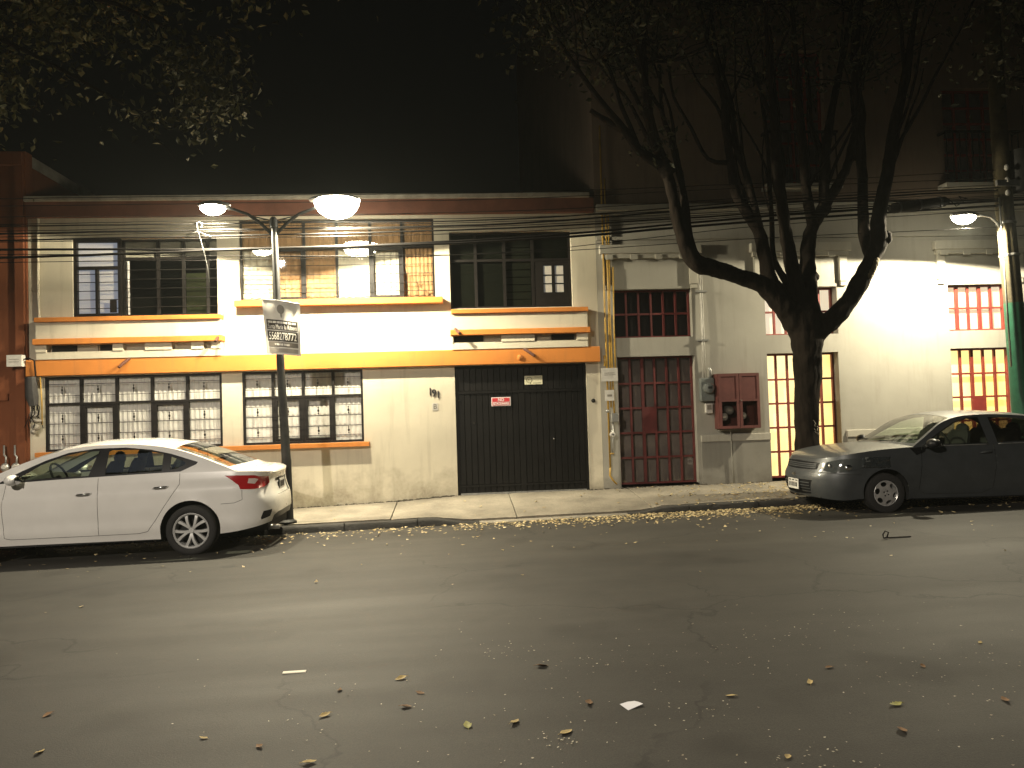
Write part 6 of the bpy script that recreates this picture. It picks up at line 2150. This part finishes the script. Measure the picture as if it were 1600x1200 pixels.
# dented patch on the near wing: crumpled metal and bare filler
dr_ = random.Random(17)
dm = MB()
rows = []
for i in range(15):
    x = 0.36 - 0.44 * i / 14
    row = []
    for j in range(9):
        z = 0.60 + 0.15 * j / 8
        if x > -0.3:
            z = max(z, 0.265 + math.sqrt(max(0.0, 0.33 ** 2 - min(abs(x), 0.33) ** 2)) + 0.005 + 0.018 * j)
        p = CD.P(CD.s_of_x(x), z, 0.0)
        edge_ = i in (0, 14) or j in (0, 8)
        row.append((p[0], p[1] + (-0.003 if edge_ else 0.006 + dr_.uniform(-0.006, 0.020)), z))
    rows.append(row)
dm.grid(rows).build('crumpled_wing', mat('bare_dented_paint', (0.046, 0.053, 0.056), 0.16, metal=0.4, coat=1.0), dc, smooth=60, local=True)
p = CD.P(CD.s_of_x(0.26), 0.70, 0)
MB().ellipsoid((0.25, p[1] + 0.004, 0.705), (0.05, 0.008, 0.045), 12, 8).build('filler_patch', mat('body_filler', (0.11, 0.115, 0.11), 0.8), dc, smooth=True, local=True)

# ------------------------------------------------------------------ leaves and litter
M_DRY = leaf_mat('dry_leaf', (0.22, 0.155, 0.065), (0.46, 0.38, 0.21))
M_GRIT = leaf_mat('street_grit', (0.16, 0.13, 0.08), (0.42, 0.39, 0.30))
lr = random.Random(99)

def surf_z(x, y):
    return pave_z(x, y) if y > KERB_Y + 0.15 else (kerb_top(x) if y > KERB_Y else road_z(x, y))

def scatter(name, label, count, pick, size, mt, zoff=0.004, curl=0.5):
    mb = MB()
    for _ in range(count):
        x, y = pick()
        z = surf_z(x, y) + zoff
        a = lr.uniform(0, 6.28)
        L = size * lr.uniform(0.5, 1.4)
        w = L * lr.uniform(0.25, 0.45)
        c, s_ = math.cos(a), math.sin(a)
        h = L * lr.uniform(0.05, curl)
        t = lr.uniform(-0.5, 0.5) * w
        mb.quad((x - c * L / 2, y - s_ * L / 2, z + h * lr.random()), (x - s_ * w + c * t, y + c * w + s_ * t, z + 0.002), (x + c * L / 2, y + s_ * L / 2, z + h), (x + s_ * w, y - c * w, z + h * 0.3))
    me_ = bpy.data.meshes.new(name)
    me_.from_pydata(mb.v, [], mb.f)
    o = link(name, me_, mt)
    return tag(o, label, 'leaves', kind='stuff')

def pick_gutter():
    while True:
        x = lr.uniform(-7, 12)
        y = KERB_Y - abs(lr.gauss(0, 0.42)) - 0.01
        dens = lerp_tab(x, [(-7, 0.10), (-0.5, 0.14), (0.5, 0.35), (2.5, 0.7), (4, 1.0), (12, 1.0)])
        if lr.random() < dens:
            return x, y

def pick_pave():
    while True:
        x = lr.uniform(-2, 12)
        y = lr.uniform(KERB_Y + 0.01, -0.02)
        dens = lerp_tab(x, [(-2, 0.006), (2.0, 0.012), (3.2, 0.12), (4.5, 0.6), (12, 1.0)])
        if lr.random() < dens:
            return x, y

def pick_road():
    return lr.uniform(-6, 9), -1.8 - abs(lr.gauss(0, 1.5))

GRIT = [(lr.gauss(1.0, 1.4), lr.uniform(-9.8, -7.4), lr.uniform(0.05, 0.35)) for _ in range(26)]

def pick_fore():
    if lr.random() < 0.35:
        return lr.gauss(1.1, 1.6), lr.uniform(-9.9, -6.8)
    cx, cy, sp_ = lr.choice(GRIT)
    return lr.gauss(cx, sp_), lr.gauss(cy, sp_)

scatter('gutter_leaves', 'drift of small dry yellow leaves along the gutter', 4600, pick_gutter, 0.045, M_DRY)
scatter('pavement_leaves', 'dry yellow leaves scattered on the pavement by the tree', 1900, pick_pave, 0.05, M_DRY)
scatter('road_leaves', 'sparse leaf bits thinning out across the road', 260, pick_road, 0.04, M_DRY)
scatter('street_grit', 'pale grit and crumbs on the near asphalt', 620, pick_fore, 0.011, M_GRIT, 0.003, 0.4)

def big_leaf(size, rg, lobes):
    """a dry leaf: pointed blade folded along its midrib, edges curled and, on some, torn"""
    n = 9
    bend, curl = rg.uniform(0.15, 0.55), rg.uniform(0.3, 1.0)
    rows = []
    for i in range(n + 1):
        t = i / n
        w = 0.30 * math.sin(math.pi * min(1, 0.04 + t * 0.96)) ** 0.75 * (1.25 - 0.5 * t)
        wl = w * (1 - (0.45 * rg.random() if lobes and i % 2 else 0.12 * rg.random()))
        wr_ = w * (1 - (0.45 * rg.random() if lobes and i % 2 else 0.12 * rg.random()))
        x = t - 0.5
        zm = bend * x * x + 0.01
        rows.append([(x * size, -wl * size, (zm + curl * wl * wl * 2.2) * size), (x * size, -wl * 0.5 * size, (zm + curl * wl * 0.25) * size), (x * size, 0, zm * size),
                     (x * size, wr_ * 0.5 * size, (zm + curl * wr_ * 0.25) * size), (x * size, wr_ * size, (zm + curl * wr_ * wr_ * 1.4) * size)])
    mb = MB().grid(rows)
    e = rows[0][2]
    mb.tube([e, (e[0] - 0.22 * size, 0.05 * size, e[2] * 0.4)], 0.0014, 4)
    return mb.mesh('fallen_leaf', True)

LEAFCOL = [mat('dry_leaf_tan', (0.36, 0.27, 0.11), 0.8, var=0.3, vscale=40), mat('dry_leaf_brown', (0.16, 0.085, 0.035), 0.8, var=0.3, vscale=40), mat('leaf_olive', (0.23, 0.22, 0.05), 0.7, var=0.3, vscale=40)]
SPOTS = [(-0.33,-8.03,0,'tan'), (-0.20,-8.28,1,'brown'), (0.53,-7.98,1,'brown'), (0.05,-8.77,2,'olive'), (0.53,-8.94,0,'tan'), (0.29,-8.78,0,'tan'), (-0.68,-9.05,0,'tan'), (-1.27,-8.68,0,'tan'), (-2.25,-8.21,1,'brown'), (0.70,-8.61,1,'brown'), (1.46,-8.65,0,'tan'), (2.22,-8.92,2,'olive'), (2.68,-8.44,1,'brown'), (3.26,-8.12,0,'tan'), (2.16,-8.35,1,'brown'), (1.95,-8.55,0,'tan'), (2.08,-9.21,1,'brown'), (2.78,-8.97,1,'brown'), (-0.96,-8.83,1,'brown'), (-2.04,-8.70,0,'tan'), (1.45,-9.37,0,'tan'), (-0.70,-8.51,0,'tan'), (-0.27,-8.47,1,'brown'), (-0.67,-8.14,1,'brown')]
fr_ = random.Random(6)
variants = []
for k in range(6):
    variants.append([big_leaf(0.075, fr_, k % 2 == 1) for _ in range(3)])
for k, (x, y, c, cn) in enumerate(SPOTS):
    me_ = variants[k % 6][c]
    if not me_.materials:
        me_.materials.append(LEAFCOL[c])
    o = link('fallen_leaf', me_, None, None, (x, y, road_z(x, y) + 0.002))
    o.rotation_euler = (fr_.uniform(-.15, .15), fr_.uniform(-.15, .15), fr_.uniform(0, 6.28))
    sc_ = fr_.uniform(0.6, 1.1)
    o.scale = (sc_, sc_, sc_)
    same = sorted((q for q in SPOTS if q[3] == cn), key=lambda q: q[0] / (q[1] + 12.7))
    nth = ('leftmost', 'second from the left', 'third from the left', 'fourth from the left', 'fifth from the left', 'sixth from the left', 'seventh from the left', 'eighth from the left', 'ninth from the left', 'tenth from the left', 'rightmost')[same.index((x, y, c, cn)) if same[-1] != (x, y, c, cn) else 10]
    kind_ = {'tan': 'curled tan fallen leaf', 'brown': 'dark brown fallen leaf', 'olive': 'olive-green fallen leaf'}[cn]
    lab = '%s on the near asphalt, %s of its colour' % (kind_, nth)
    tag(o, lab, 'leaf', '%s leaves on the near asphalt' % cn)

M_PAPER = mat('paper', (0.62, 0.62, 0.66), 0.7)
o = MB().grid([[(0.05 * i, 0.035 * j, 0.004 + 0.006 * math.sin(i * 1.3 + j)) for j in range(3)] for i in range(-1, 2)]).build('paper_scrap', M_PAPER, smooth=True)
o.location = (0.93, -8.71, road_z(0.93, -8.71))
o.rotation_euler.z = 0.45
tag(o, 'small white paper scrap on the near asphalt, tilted', 'paper')
o = MB().box(-0.07, 0.07, -0.018, 0.018, 0.001, 0.006).build('paper_strip', mat('cream_card', (0.62, 0.58, 0.48), 0.7))
o.location = (-1.0, -7.77, road_z(-1.0, -7.77))
o.rotation_euler.z = 0.03
tag(o, 'thin white paper strip lying alone on the asphalt', 'paper')
o = MB().tube([(0.0, 0.0, 0.02), (0.02, 0.0, 0.07), (-0.02, 0.0, 0.085), (-0.045, 0.0, 0.05), (-0.04, 0, 0.012), (0.1, 0.01, 0.012), (0.28, 0.02, 0.010)], 0.008, 6).build('bent_rod', M_IRON, smooth=True)
o.location = (4.68, -4.72, road_z(4.68, -4.72))
tag(o, 'thin bent iron rod lying on the road before the dark car', 'rod')

# ------------------------------------------------------------------ thin even haze, added to stand for lens glow round the lamps
hz = MB().box(-305, 305, -305, 305, -1.9, 13.6).build('haze', None)
tag(hz, 'thin even haze added to stand for glare round the street lamps', 'haze', kind='stuff')
hm = bpy.data.materials.new('glow_haze')
hm.use_nodes = True
hn = hm.node_tree
hn.nodes.remove(hn.nodes['Principled BSDF'])
pv = hn.nodes.new('ShaderNodeVolumePrincipled')
pv.inputs['Color'].default_value = (0.82, 0.88, 0.83, 1)
pv.inputs['Density'].default_value = 0.0006
pv.inputs['Anisotropy'].default_value = 0.3
hn.links.new(pv.outputs[0], hn.nodes['Material Output'].inputs['Volume'])
hz.data.materials.append(hm)
